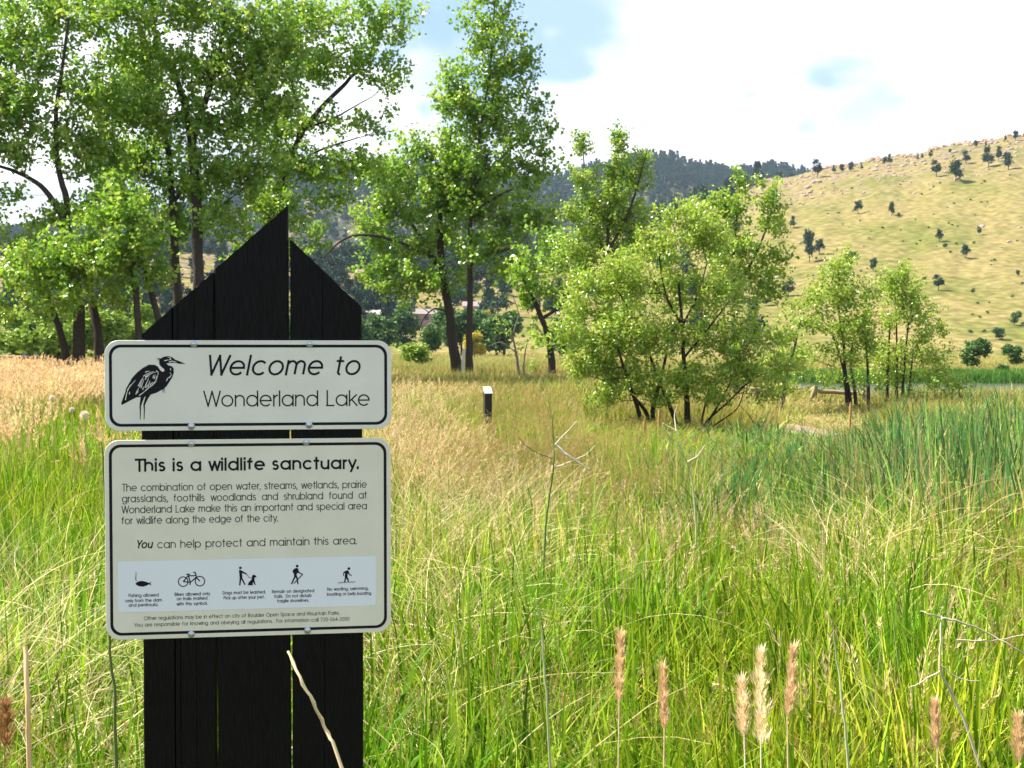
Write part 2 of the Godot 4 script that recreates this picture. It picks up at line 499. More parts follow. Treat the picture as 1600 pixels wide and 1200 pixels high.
func pictograms(parent: Node3D) -> void:
	var ink := Color(0.012, 0.013, 0.016)
	var z := 0.00075
	# fish on a line
	var A := func(p: Array) -> PackedVector2Array: return traced(p, -279.9, 1053.4, 0.1259, 0.1296, -0.0029)
	var g := Geo.new()
	flat_shape(g, A.call([280, 452, 300, 425, 345, 405, 400, 402, 455, 415, 505, 438, 545, 412, 525, 447, 548, 480, 505, 458, 460, 482, 400, 498, 340, 490, 300, 472]), z, ink)
	stroke(g, A.call([290, 250, 288, 330]), 0.0009, 0.0014, z, ink)
	stroke(g, A.call([288, 330, 284, 375, 292, 398, 300, 385]), 0.0016, 0.0012, z + 0.00004, ink)
	part("pictogram", g, M.print, parent)
	g = Geo.new()
	for w in [[1075, 415], [1355, 408]]:
		var ring := PackedVector2Array()
		for i in 25:
			var a := TAU * i / 24.0
			ring.append_array(A.call([w[0] + 80.0 * cos(a), w[1] + 80.0 * sin(a)]))
		ring[24] = ring[0]
		stroke(g, ring, 0.0021, 0.0021, z, ink)
	for s in [[1075, 415, 1195, 425], [1195, 425, 1155, 300], [1165, 318, 1290, 315], [1205, 420, 1300, 335], [1075, 415, 1150, 325], [1355, 410, 1300, 350, 1280, 270], [1285, 262, 1245, 258], [1125, 292, 1190, 290], [1195, 425, 1185, 470]]:
		stroke(g, A.call(s), 0.0024, 0.0024, z + 0.00004, ink)
	part("pictogram", g, M.print, parent)
	# walker with a dog on a lead, hiker with a stick
	var B := func(p: Array) -> PackedVector2Array: return traced(p, -78.4, 1048.8, 0.1372, 0.1396, -0.0031)
	g = Geo.new()
	disc(g, B.call([402, 172])[0], 0.0029, z, ink)
	flat_shape(g, B.call([380, 210, 400, 203, 425, 215, 500, 262, 490, 278, 428, 250, 432, 330, 482, 435, 462, 440, 415, 350, 400, 448, 380, 448, 390, 330]), z, ink)
	stroke(g, B.call([495, 265, 535, 320, 585, 338]), 0.0011, 0.0011, z + 0.00004, ink)
	flat_shape(g, B.call([580, 310, 590, 286, 620, 280, 640, 295, 652, 305, 645, 320, 622, 325, 620, 360, 632, 420, 643, 436, 625, 440, 600, 395, 590, 430, 600, 446, 515, 445, 530, 400, 560, 370, 582, 345]), z, ink)
	part("pictogram", g, M.print, parent)
	g = Geo.new()
	disc(g, B.call([1290, 145])[0], 0.0029, z, ink)
	flat_shape(g, B.call([1285, 172, 1305, 185, 1322, 240, 1382, 268, 1376, 282, 1305, 252, 1285, 262, 1282, 290, 1302, 345, 1310, 430, 1290, 430, 1280, 355, 1262, 322, 1212, 430, 1190, 428, 1240, 310, 1238, 265, 1218, 240, 1225, 205, 1255, 180]), z, ink)
	stroke(g, B.call([1378, 272, 1238, 418]), 0.0021, 0.0021, z + 0.00004, ink)
	part("pictogram", g, M.print, parent)
	# wader
	var C := func(p: Array) -> PackedVector2Array: return traced(p, 127.2, 1044.2, 0.1048, 0.1058, -0.0024)
	g = Geo.new()
	disc(g, C.call([797, 245])[0], 0.003, z, ink)
	flat_shape(g, C.call([745, 285, 780, 278, 800, 320, 812, 355, 862, 390, 855, 405, 795, 370, 775, 345, 765, 410, 790, 465, 800, 525, 775, 525, 762, 480, 738, 450, 722, 525, 695, 525, 712, 440, 708, 400, 722, 330, 700, 340, 688, 400, 672, 395, 680, 330, 690, 312]), z, ink)
	var wave := []
	for i in 25:
		wave.append_array([565 + i * 15.2, 540 - i * 0.7 + (9.0 if i % 4 < 2 else -9.0)])
	stroke(g, C.call(wave), 0.0011, 0.0011, z + 0.00004, ink)
	part("pictogram", g, M.print, parent)

func board(x0: float, x1: float, y0: Callable, z0: float, z1: float, cracks: Array, parent: Node3D) -> void:
	# a plank standing on end: front edge rounded, V-shaped cracks, top sawn to the line y0(x)
	var sec := [[x0 + 0.001, z0], [x0, z0 + 0.004], [x0, z1 - 0.0025], [x0 + 0.0025, z1]]
	for c in cracks:
		sec.append_array([[c[0] - c[1], z1], [c[0], z1 - c[2]], [c[0] + c[1], z1]])
	sec.append_array([[x1 - 0.0025, z1], [x1, z1 - 0.0025], [x1, z0 + 0.004], [x1 - 0.001, z0]])
	# weathered face: more points across, each a little in or out
	var fine := []
	for i in sec.size():
		fine.append(sec[i])
		var nx: Array = sec[(i + 1) % sec.size()]
		if sec[i][1] == z1 and nx[1] == z1:
			var count := maxi(1, int((nx[0] - sec[i][0]) / 0.006))
			for k in range(1, count):
				fine.append([lerpf(sec[i][0], nx[0], float(k) / count), z1 - absf(rng.randfn(0.0, 0.0003))])
	var g := Geo.new()
	var stain := Color(0.0085, 0.008, 0.008)
	var bare := Color(0.34, 0.31, 0.28)
	var count := fine.size()
	var tops := []
	for p in fine:
		tops.append(y0.call(p[0]) + rng.randf_range(-0.0012, 0.0012))
	var rows := 24
	for i in count:
		var j := (i + 1) % count
		for r in rows:
			var q := []
			for e in [[i, r], [j, r], [j, r + 1], [i, r + 1]]:
				var f: Array = fine[e[0]]
				var y: float = -0.35 + (tops[e[0]] + 0.35) * e[1] / rows
				q.append(Vector3(f[0] + rough_noise.get_noise_2d(x0 * 900.0, y * 60.0) * 0.0012, y, f[1]))
			g.quad(q[0], q[3], q[2], q[1], stain)
	var poly := PackedVector2Array()
	for p in fine:
		poly.push_back(Vector2(p[0], p[1]))
	var ix := Geometry2D.triangulate_polygon(poly)
	for i in ix.size() / 3:
		var a := Vector3(poly[ix[3 * i]].x, tops[ix[3 * i]], poly[ix[3 * i]].y)
		var b := Vector3(poly[ix[3 * i + 1]].x, tops[ix[3 * i + 1]], poly[ix[3 * i + 1]].y)
		var c := Vector3(poly[ix[3 * i + 2]].x, tops[ix[3 * i + 2]], poly[ix[3 * i + 2]].y)
		# paint has chipped off the sawn end in places
		var end_col := bare if rng.randf() < 0.4 else stain * 1.6
		if (c - a).cross(b - a).y < 0:
			g.tri(a, c, b, end_col)
		else:
			g.tri(a, b, c, end_col)
	part("plank", g, M.stained_wood, parent)

func trail_sign() -> void:
	var s := thing("trail_sign", Vector3(-0.568, 0, -2.68), "black pointed plank post carrying two cream wildlife sanctuary sign plates", "sign", "", 0.1337)
	var slope := func(x: float) -> float: return 1.5305 + (x + 0.2279) * 0.8957
	var fall := func(x: float) -> float: return minf(1.7366 - (x - 0.0893) * 0.956, 1.7366)
	board(-0.2303, -0.077, slope, -0.043, -0.0028, [[-0.1636, 0.0016, 0.018], [-0.152, 0.0008, 0.006], [-0.118, 0.0006, 0.004]], s)
	board(-0.0743, 0.0822, func(x: float) -> float: return slope.call(x) + 0.003, -0.042, -0.003, [[0.0205, 0.001, 0.008], [-0.003, 0.0005, 0.003]], s)
	board(0.0865, 0.2411, fall, -0.0435, -0.0026, [[0.156, 0.0006, 0.004]], s)
	# upper plate
	var up := panel(s, "upper_plate", Vector2(-0.305, 1.3238), Vector2(0.305, 1.5182), M.cream)
	up.set_meta("label", "long upper plate with a heron and the welcome lettering")
	heron(up)
	lettering("Welcome to", -0.0955, 0.2345, 1.442, 0.0335, 0.165, 0.2, up, false, 0.86)
	lettering("Wonderland Lake", -0.0995, 0.2575, 1.3745, 0.0258, 0.13, 0.0, up)
	for b in [[-0.1184, 1.5103], [0.128, 1.5104], [-0.1251, 1.3326], [0.1258, 1.3337]]:
		bolt(up, b[0], b[1])
	# lower plate
	var low := panel(s, "lower_plate", Vector2(-0.307, 0.8735), Vector2(0.303, 1.304), M.cream_aged)
	low.set_meta("label", "large lower plate with the sanctuary text and five pictograms")
	lettering("This is a wildlife sanctuary.", -0.244, 0.2325, 1.2358, 0.0216, 0.27, 0.0, low)
	lettering("The combination of open water, streams, wetlands, prairie", -0.2715, 0.2505, 1.194, 0.0122, 0.15, 0.0, low, true)
	lettering("grasslands, foothills woodlands and shrubland found at", -0.2715, 0.2505, 1.1703, 0.0122, 0.15, 0.0, low, true)
	lettering("Wonderland Lake make this an important and special area", -0.2725, 0.2505, 1.1466, 0.0122, 0.15, 0.0, low)
	lettering("for wildlife along the edge of the city.", -0.2725, 0.0575, 1.1232, 0.0122, 0.15, 0.0, low)
	lettering("You", -0.2435, -0.2095, 1.0705, 0.0135, 0.24, 0.2, low)
	lettering("can help protect and maintain this area.", -0.1985, 0.228, 1.0698, 0.0132, 0.15, 0.0, low)
	var p := Geo.new()
	flat_shape(p, rounded(Vector2(-0.2818, 0.9331), Vector2(0.27, 1.043), 0.004, 3), 0.0003, Color.WHITE)
	var white := part("white_strip", p, M.white_vinyl, low)
	white.position.z = 0.0001
	pictograms(low)
	var small := [["Fishing allowed", -0.2593, -0.1964, 0.9656], ["only from the dam", -0.2661, -0.1898, 0.9545], ["and peninsula.", -0.2595, -0.198, 0.9448], ["Bikes allowed only", -0.1628, -0.0884, 0.9656], ["on trails marked", -0.1588, -0.0939, 0.9559], ["with this symbol.", -0.1589, -0.094, 0.9447], ["Dogs must be leashed.", -0.0613, 0.0303, 0.9662], ["Pick up after your pet.", -0.0593, 0.0275, 0.9553], ["Remain on designated", 0.0441, 0.1352, 0.9662], ["trails.  Do not disturb", 0.0488, 0.1296, 0.9557], ["fragile shorelines.", 0.0549, 0.1233, 0.9454], ["No wading, swimming,", 0.163, 0.2531, 0.9684], ["boating or belly boating", 0.163, 0.2594, 0.9573]]
	for t in small:
		lettering(t[0], t[1], t[2], t[3], 0.0055, 0.235, 0.0, low)
		low.get_child(low.get_child_count() - 1).position.z = 0.0004
	lettering("Other regulations may be in effect on city of Boulder Open Space and Mountain Parks.", -0.2277, 0.19, 0.915, 0.0062, 0.17, 0.0, low)
	lettering("You are responsible for knowing and obeying all regulations.  For information call 720-564-2000", -0.2478, 0.2116, 0.901, 0.0062, 0.17, 0.0, low)
	for b in [[-0.1253, 1.2955], [0.1194, 1.296], [-0.1283, 0.8815], [0.1203, 0.8822]]:
		bolt(low, b[0], b[1])

# ---------------------------------------------------------------- plants

func leaf(g: Geo, p: Vector3, along: Vector3, up: Vector3, long: float, wide: float, col: Color) -> void:
	var side := along.cross(up).normalized() * wide * 0.5
	var mid := p + along * long * 0.42 - up * wide * 0.16
	var tip := p + along * long
	g.tri(p, mid + side, tip, col)
	g.tri(p, tip, mid - side, col)

func ball() -> Vector3:
	var v := Vector3(rng.randfn(), rng.randfn(), rng.randfn())
	return v.normalized()

func make_twigs(key: String, leaves: int, spread: float, long: float, wide: float, tints: Array, droop := 0.3) -> void:
	var out: Array[Geo] = []
	for k in 9:
		var g := Geo.new()
		var tint: Color = tints[k % tints.size()]
		for i in leaves:
			var t := rng.randf()
			var p := Vector3(0, (t - 0.35) * spread * 1.5, 0) + ball() * spread * 0.5 * pow(rng.randf(), 0.5)
			var dir := (ball() + Vector3(0, -droop, 0)).normalized()
			var s := rng.randf_range(0.7, 1.2)
			leaf(g, p, dir, ball(), long * s, wide * s, jitter(tint, 0.22))
		out.append(g)
	twig_sets[key] = out

func smooth_path(pts: Array, wobble: float) -> PackedVector3Array:
	var out := PackedVector3Array()
	for i in pts.size() - 1:
		var a: Vector3 = pts[maxi(i - 1, 0)]
		var b: Vector3 = pts[i]
		var c: Vector3 = pts[i + 1]
		var d: Vector3 = pts[mini(i + 2, pts.size() - 1)]
		# even out the spacing so that the curve does not overshoot
		a = b - (b - a).limit_length(b.distance_to(c))
		d = c + (d - c).limit_length(b.distance_to(c))
		for k in 4:
			var p := b.cubic_interpolate(c, a, d, k / 4.0)
			if i + k > 0:
				p += ball() * wobble
			out.push_back(p)
	out.push_back(pts[-1])
	return out

func tapered(count: int, r0: float, r1: float, flare := 0.0) -> PackedFloat32Array:
	var out := PackedFloat32Array()
	for i in count:
		var t := float(i) / (count - 1)
		out.push_back(lerpf(r0, r1, t) * (1.0 + flare * pow(1.0 - t, 10.0)))
	return out

# limbs: [[pixel x, pixel y, ...] , start radius, end radius, depth offset]; clumps: [pixel x, y, half width, half height, fullness]
func tree(called: String, label: String, category: String, group: String, d: float, foot_px: float, limbs: Array, clumps: Array, look: Dictionary) -> Node3D:
	var per := d / LENS
	var foot := at(foot_px, 600, d)
	foot.y = ground_y(foot.x, foot.z)
	var o := thing(called, foot, label, category, group)
	var bark: Color = look.get("bark", Color(0.1, 0.082, 0.066))
	var spots: Array[Vector3] = []
	var first := true
	for l in limbs:
		var pts := []
		var dz: float = l[3] if l.size() > 3 else 0.0
		for i in l[0].size() / 2:
			var p := at(l[0][2 * i], l[0][2 * i + 1], d + dz * i / maxf(1.0, l[0].size() / 2.0 - 1.0)) - foot
			pts.append(p)
		if l.size() > 4:
			pts[0].y = ground_y(foot.x + pts[0].x, foot.z + pts[0].z) - foot.y - 0.15
		var path := smooth_path(pts, l[1] * 0.12)
		var g := Geo.new()
		g.tube(path, tapered(path.size(), l[1], l[2], 0.35 if l.size() > 4 else 0.0), 9, jitter(bark, 0.1))
		part("trunk" if l.size() > 4 else "branch", g, M.bark, o)
		first = false
		for p in path:
			spots.append(p)
	var crown := Geo.new()
	var set: Array = twig_sets[look.twigs]
	var size: float = look.get("size", 1.0)
	var depth: float = look.get("depth", 0.9)
	var gap: float = look.get("gap", 0.0)
	var grain: float = look.get("grain", 1.0)
	for c in clumps:
		var rx: float = c[2] * per
		var ry: float = c[3] * per
		var rz: float = rx * depth
		var mid := at(c[0], c[1], d + rng.randf_range(-0.5, 0.5) * rz) - foot
		if c.size() > 5:
			mid = at(c[0], c[1], d + c[5]) - foot
		# a limb from the nearest wood below
		var best := Vector3.ZERO
		var near := 1e9
		for s in spots:
			var k := s.distance_to(mid) + maxf(0.0, s.y - mid.y) * 1.5
			if k < near:
				near = k
				best = s
		var thick := clampf(0.012 * (rx + ry), 0.01, 0.09)
		var limb := smooth_path([best, best.lerp(mid, 0.5) + Vector3(0, -0.06 * near, 0) + ball() * near * 0.06, mid + Vector3(0, ry * 0.4, 0)], thick * 0.3)
		crown.tube(limb, tapered(limb.size(), thick, thick * 0.35), 5, jitter(bark, 0.12), false)
		var count := int(c[4] * rx * ry * look.get("count", 60.0))
		for i in count:
			var dir := ball()
			var r := pow(rng.randf(), 0.45)
			var p := mid + Vector3(dir.x * rx, dir.y * ry, dir.z * rz) * r
			if gap_noise.get_noise_3d((p.x + foot.x) * grain, p.y * grain, (p.z + foot.z) * grain) < gap - 0.35 * (1.0 - r):
				continue
			var y := (dir * Vector3(1, 0.5, 1) + Vector3(0, 0.7, 0) + ball() * 0.5).normalized()
			var x := y.cross(ball()).normalized()
			var s := size * rng.randf_range(0.75, 1.25)
			crown.add(pick(set), Transform3D(Basis(x, y, x.cross(y)).scaled(Vector3(s, s, s)), p))
			if i % 9 == 0:
				var from: Vector3 = limb[rng.randi_range(limb.size() / 3, limb.size() - 1)]
				var tw := PackedVector3Array([from, from.lerp(p, 0.55) + ball() * 0.06 * from.distance_to(p), p])
				crown.tube(tw, PackedFloat32Array([thick * 0.4, thick * 0.28, 0.004]), 4, jitter(bark, 0.15), false)
	part("crown", crown, look.get("leaves", M.leaves), o)
	return o

func blade(g: Geo, p: Vector3, h: float, w: float, way: float, bend: float, col: Color, steps := 4, twist := 0.0) -> void:
	var out := Vector3(cos(way), 0, sin(way))
	var flat := Vector3(-sin(way + twist), 0, cos(way + twist))
	var last_l := p - flat * w * 0.5
	var last_r := p + flat * w * 0.5
	for i in range(1, steps + 1):
		var t := float(i) / steps
		var q := p + Vector3(0, h * (t - 0.42 * bend * t * t * t), 0) + out * h * bend * t * t * 0.8
		var ww := w * (1.0 - pow(t, 1.7)) * 0.5
		if i == steps:
			g.tri(last_l, q, last_r, col)
		else:
			var l := q - flat * ww
			var r := q + flat * ww
			g.quad(last_l, l, r, last_r, col)
			last_l = l
			last_r = r

func clump(count: int, radius: float, h0: float, h1: float, w: float, bend: float, tints: Array, head := 0.0, head_tint := Color.WHITE, steps := 4) -> ArrayMesh:
	var g := Geo.new()
	for i in count:
		var a := rng.randf() * TAU
		var r := radius * sqrt(rng.randf())
		var p := Vector3(cos(a) * r, -0.03, sin(a) * r)
		var h := rng.randf_range(h0, h1)
		var b := clampf(absf(rng.randfn(bend, bend * 0.6)), 0.02, 1.4)
		var way := a + rng.randfn(0.0, 0.9)
		var ww := w * rng.randf_range(0.7, 1.3)
		blade(g, p, h, ww, way, b, jitter(pick(tints), 0.3), steps, rng.randf_range(-1.2, 1.2))
		if head > 0.0 and rng.randf() < 0.6:
			var tip := p + Vector3(0, h * (1.0 - 0.42 * b), 0) + Vector3(cos(way), 0, sin(way)) * h * b * 0.8
			for k in 14:
				var t := k / 14.0
				var dir := (Vector3(cos(way) * b, 1.0 - b, sin(way) * b) * 1.4 + ball() * 0.6).normalized()
				leaf(g, tip - Vector3(cos(way) * b, 1.0 - b, sin(way) * b).normalized() * head * (t - 0.25), dir, ball(), head * 0.3, head * 0.06, jitter(head_tint, 0.2))
	return g.mesh(M.grass)

# thin dry culms that arch over and tangle
func tangle(count: int, radius: float, long0: float, long1: float, w: float, tints: Array) -> ArrayMesh:
	var g := Geo.new()
	for i in count:
		var a := rng.randf() * TAU
		var p := Vector3(cos(a), 0, sin(a)) * radius * rng.randf()
		var way := rng.randf() * TAU
		var rise := rng.randf_range(0.75, 1.35)
		var long := rng.randf_range(long0, long1)
		var steps := 9
		var fall := rng.randf_range(0.6, 2.6)
		var turn := rng.randf_range(-0.9, 0.9)
		var col := jitter(pick(tints), 0.16)
		var side := ball()
		side = Vector3(side.x, side.y * 0.4, side.z).normalized()
		for k in steps:
			var dir := Vector3(cos(way) * cos(rise), sin(rise), sin(way) * cos(rise))
			var q := p + dir * long / steps
			if q.y < 0.02:
				break
			var w0 := w * (1.0 - 0.7 * k / steps)
			var w1 := w * (1.0 - 0.7 * (k + 1) / steps)
			g.quad(p - side * w0, q - side * w1, q + side * w1, p + side * w0, col)
			p = q
			rise -= fall / steps
			way += turn / steps + rng.randf_range(-0.1, 0.1)
	return g.mesh(M.straw)

var beds := {}

func sow(kind: String, x: float, d: float, tall: float, tint: Color, wide := 1.0) -> void:
	if not beds.has(kind):
		return
	var b: Array = beds[kind]
	var k: int = rng.randi() % b.size()
	var e: Array = b[k]
	var lean := Basis(Vector3(1, 0, 0), rng.randfn(0.0, 0.07)) * Basis(Vector3(0, 0, 1), rng.randfn(0.03, 0.07))
	var t := Transform3D(lean * Basis(Vector3.UP, rng.randf() * TAU).scaled(Vector3(wide, tall, wide)), Vector3(x, ground_y(x, -d), -d))
	e[1].append(t)
	e[2].append(tint)

func bump(px: float, d: float, px0: float, px1: float, d0: float, d1: float, soft_px := 60.0, soft_d := 0.25) -> float:
	var a := smoothstep(px0 - soft_px, px0 + soft_px, px) * (1.0 - smoothstep(px1 - soft_px, px1 + soft_px, px))
	return a * smoothstep(d0 * (1.0 - soft_d), d0 * (1.0 + soft_d), d) * (1.0 - smoothstep(d1 * (1.0 - soft_d), d1 * (1.0 + soft_d), d))

func meadow() -> void:
	var lime := [Color(0.165, 0.28, 0.01), Color(0.225, 0.335, 0.014), Color(0.1, 0.2, 0.008), Color(0.3, 0.38, 0.04), Color(0.07, 0.16, 0.01)]
	var lime_straw := lime + lime + [Color(0.36, 0.31, 0.13)]
	var straw := [Color(0.5, 0.4, 0.2), Color(0.56, 0.47, 0.26), Color(0.44, 0.33, 0.15), Color(0.6, 0.52, 0.33)]
	var olive := [Color(0.24, 0.225, 0.05), Color(0.27, 0.215, 0.07), Color(0.16, 0.23, 0.03), Color(0.33, 0.28, 0.1), Color(0.19, 0.25, 0.035)]
	var reed := [Color(0.075, 0.18, 0.045), Color(0.12, 0.25, 0.045), Color(0.055, 0.14, 0.04), Color(0.25, 0.36, 0.1), Color(0.15, 0.27, 0.04), Color(0.06, 0.155, 0.05), Color(0.34, 0.33, 0.13)]
	var tan := [Color(0.46, 0.34, 0.14), Color(0.36, 0.32, 0.1), Color(0.18, 0.25, 0.035), Color(0.16, 0.24, 0.03)]
	var make := func(key: String, meshes: Array) -> void:
		beds[key] = []
		for m in meshes:
			beds[key].append([m, [] as Array[Transform3D], PackedColorArray()])
	make.call("lush_grass", [clump(50, 0.15, 0.3, 0.62, 0.013, 0.36, lime), clump(60, 0.17, 0.25, 0.56, 0.008, 0.5, lime_straw), clump(40, 0.15, 0.35, 0.72, 0.016, 0.3, lime), clump(70, 0.18, 0.2, 0.5, 0.006, 0.6, lime_straw)])
	make.call("dry_grass", [tangle(46, 0.16, 0.6, 1.15, 0.0024, straw), tangle(40, 0.2, 0.5, 1.05, 0.0028, straw), tangle(52, 0.14, 0.6, 1.1, 0.002, straw)])
	make.call("straw_grass", [clump(70, 0.2, 0.4, 0.78, 0.0048, 0.42, straw + [Color(0.25, 0.25, 0.07)], 0.09, Color(0.55, 0.42, 0.24)), clump(80, 0.2, 0.35, 0.7, 0.0045, 0.5, straw + [Color(0.2, 0.22, 0.06), Color(0.3, 0.28, 0.1)])])
	make.call("olive_grass", [clump(90, 0.2, 0.35, 0.68, 0.004, 0.2, olive, 0.05, Color(0.36, 0.25, 0.11)), clump(90, 0.2, 0.3, 0.62, 0.0045, 0.26, olive)])
	make.call("reed", [clump(16, 0.2, 0.6, 1.15, 0.02, 0.2, reed, 0.0, Color.WHITE, 5), clump(18, 0.22, 0.5, 1.0, 0.018, 0.34, reed + [Color(0.42, 0.36, 0.17)], 0.0, Color.WHITE, 5), clump(14, 0.2, 0.6, 1.25, 0.023, 0.16, reed + [Color(0.4, 0.33, 0.16)], 0.0, Color.WHITE, 5)])
	make.call("feather_grass", [clump(46, 0.2, 0.75, 1.12, 0.0055, 0.13, tan, 0.17, Color(0.62, 0.42, 0.24)), clump(46, 0.22, 0.7, 1.05, 0.0055, 0.17, tan + [Color(0.14, 0.2, 0.04)], 0.15, Color(0.66, 0.5, 0.3))])
	make.call("meadow_grass", [clump(60, 0.5, 0.3, 0.6, 0.018, 0.3, [Color(0.22, 0.23, 0.055), Color(0.28, 0.25, 0.08), Color(0.17, 0.21, 0.04), Color(0.36, 0.28, 0.11)], 0.0, Color.WHITE, 3), clump(60, 0.5, 0.3, 0.65, 0.016, 0.2, [Color(0.24, 0.24, 0.06), Color(0.32, 0.26, 0.09), Color(0.18, 0.22, 0.045)], 0.0, Color.WHITE, 3)])
	make.call("shore_reed", [clump(40, 0.6, 0.7, 1.15, 0.04, 0.12, [Color(0.06, 0.16, 0.03), Color(0.1, 0.21, 0.035), Color(0.05, 0.13, 0.03)], 0.0, Color.WHITE, 3)])
	# near ground, from the camera's feet to 45 m
	for band in [[2.15, 4.0, 75.0], [4.0, 8.0, 52.0], [8.0, 14.0, 30.0], [14.0, 26.0, 13.0], [26.0, 48.0, 6.0]]:
		var area: float = 0.54 * (band[1] * band[1] - band[0] * band[0])
		for i in int(area * band[2]):
			var d := sqrt(rng.randf_range(band[0] * band[0], band[1] * band[1]))
			var u := rng.randf_range(-0.53, 0.53)
			var x := u * d
			var px := 800.0 + u * LENS
			if Vector2(x + 0.568, d - 2.68).length() < 0.3 or ground_y(x, -d) < WATER + 0.12:
				continue
			if Vector2(x - 5.55, (d - 23.2) * 0.2).length() < 0.85:      # the bare spot of the path
				continue
			var n := patch_noise.get_noise_2d(x * 7.0, d * 7.0)
			var n2 := patch_noise.get_noise_2d(x * 2.0 + 60.0, d * 2.0)
			var bright := 1.0 + n * 0.28
			var tint := Color(bright * (1.0 + 0.12 * n2), bright, bright)
			var wide := 1.0 + maxf(0.0, d - 8.0) * 0.05
			var w := {
				"lush_grass": 2.2 * (1.0 - smoothstep(6.0, 11.0, d)) + 1.0 * bump(px, d, -600, 240, 3.0, 24.0) + 0.5 * bump(px, d, 1000, 2000, 8.0, 20.0) + 0.3 + 0.5 * bump(px, d, 500, 1100, 9.0, 30.0),
				"dry_grass": 1.3 * bump(px, d, 600, 800, 5.2, 9.5) + 1.3 * bump(px, d, 1340, 1480, 5.6, 8.6, 40.0) + 2.4 * bump(px, d, -400, 190, 3.4, 5.8) + 0.8 * bump(px, d, 590, 740, 3.4, 5.8, 50.0) + 0.006,
				"straw_grass": 0.5 * bump(px, d, 560, 730, 11.0, 34.0) + 0.2 * bump(px, d, 560, 900, 7.5, 12.0) + 0.35 * bump(px, d, 980, 1300, 7.6, 9.4, 60.0, 0.12) + 0.2 * bump(px, d, 1180, 1330, 20.0, 40.0) + 0.015,
				"olive_grass": 1.1 * bump(px, d, 750, 1060, 9.0, 24.0, 90.0) + 0.7 * bump(px, d, 1490, 2000, 5.2, 8.5, 50.0) + 0.5 * bump(px, d, 600, 1500, 10.0, 48.0) + 0.05,
				"reed": 3.4 * bump(px, d, 1060, 2300, 8.6, 21.0, 110.0, 0.15) + 1.8 * bump(px, d, 1380, 2300, 12.0, 34.0, 60.0),
				"feather_grass": 0.55 * bump(px, d, -700, 230, 22.0, 46.0, 60.0, 0.1) + 0.03 * bump(px, d, -700, 200, 9.0, 22.0, 40.0),
				"meadow_grass": 2.0 * smoothstep(20.0, 34.0, d) * (1.0 - 0.6 * bump(px, d, -700, 230, 12.0, 60.0)),
			}
			var total := 0.0
			for k in w:
				w[k] *= 1.0 + 0.6 * n2 * (1.0 if k == "dry_grass" or k == "straw_grass" else -0.6)
				total += w[k]
			var r := rng.randf() * total
			for k in w:
				r -= w[k]
				if r <= 0.0:
					var tall := rng.randf_range(0.8, 1.15) * (1.0 + n * 0.2)
					if d < 3.4:
						tall *= 0.62 + 0.3 * smoothstep(2.2, 3.4, d)
					if k == "reed":
						tall *= lerpf(1.05, 0.62, smoothstep(8.0, 22.0, d)) * (1.0 + 0.3 * n2)
						tall = clampf(tall * rng.randf_range(0.65, 1.3), 0.35, lerpf(0.55, 1.1, smoothstep(1240.0, 1480.0, px)))
					if k == "lush_grass":
						tint.r *= 1.0 + 0.4 * patch_noise.get_noise_2d(x * 11.0 + 500.0, d * 11.0)
					if px > 890.0 and px < 1160.0 and d > 13.0 and d < 23.0:
						tall *= 0.5
					if px > 735.0 and px < 790.0 and d > 14.0 and d < 21.5:
						tall *= 0.55
					if px > 1165.0 and px < 1390.0 and d > 14.0:
						tall *= 0.45 if k != "reed" else 0.8
					sow(k, x, d, tall, tint, wide if k != "dry_grass" else 1.0 + maxf(0.0, d - 8.0) * 0.02)
					break
	# open meadow out to the trees of the valley
	for i in 19000:
		var d := sqrt(rng.randf_range(40.0 * 40.0, 230.0 * 230.0))
		var u := rng.randf_range(-0.53, 0.53)
		var x := u * d
		var y := ground_y(x, -d)
		if y < WATER + 0.1:
			continue
		var n := patch_noise.get_noise_2d(x * 0.8, d * 0.8)
		if d > 77.0 and d < 92.0 and x > d * 0.19:
			sow("shore_reed", x, d, rng.randf_range(0.4, 0.8), Color(1, 1, 1), 1.3)
		else:
			sow("meadow_grass", x, d, rng.randf_range(0.6, 1.0) * (1.4 - 0.4 * smoothstep(60.0, 120.0, d)), Color(1.0 + 0.25 * n, 1.0, 1.0), 1.0 + d * 0.02)
	for i in 900:
		var d := rng.randf_range(76.5, 84.0)
		sow("shore_reed", rng.randf_range(0.17, 0.5) * d, d, rng.randf_range(0.4, 0.8), Color(1, 1, 1), 1.5)
	var said := {"lush_grass": ["lush bright green grass filling the foreground", "grass"], "dry_grass": ["pale dry arching grass stems tangled over the green", "dry grass"], "straw_grass": ["straw coloured grass beside the upper sign plate", "dry grass"], "olive_grass": ["brownish olive meadow grass in front of the willow", "grass"], "reed": ["tall blue green reeds on the right of the meadow", "reeds"], "feather_grass": ["tall tan grass with feathery heads below the left trees", "grass"], "meadow_grass": ["yellow green grass of the open meadow", "grass"], "shore_reed": ["dark green reeds along the far lake shore", "reeds"]}
	for k in beds:
		var bed := thing(k, Vector3.ZERO, said[k][0], said[k][1])
		bed.set_meta("kind", "stuff")
		for e in beds[k]:
			scatter("tuft", e[0], e[1], e[2], "", "", bed)

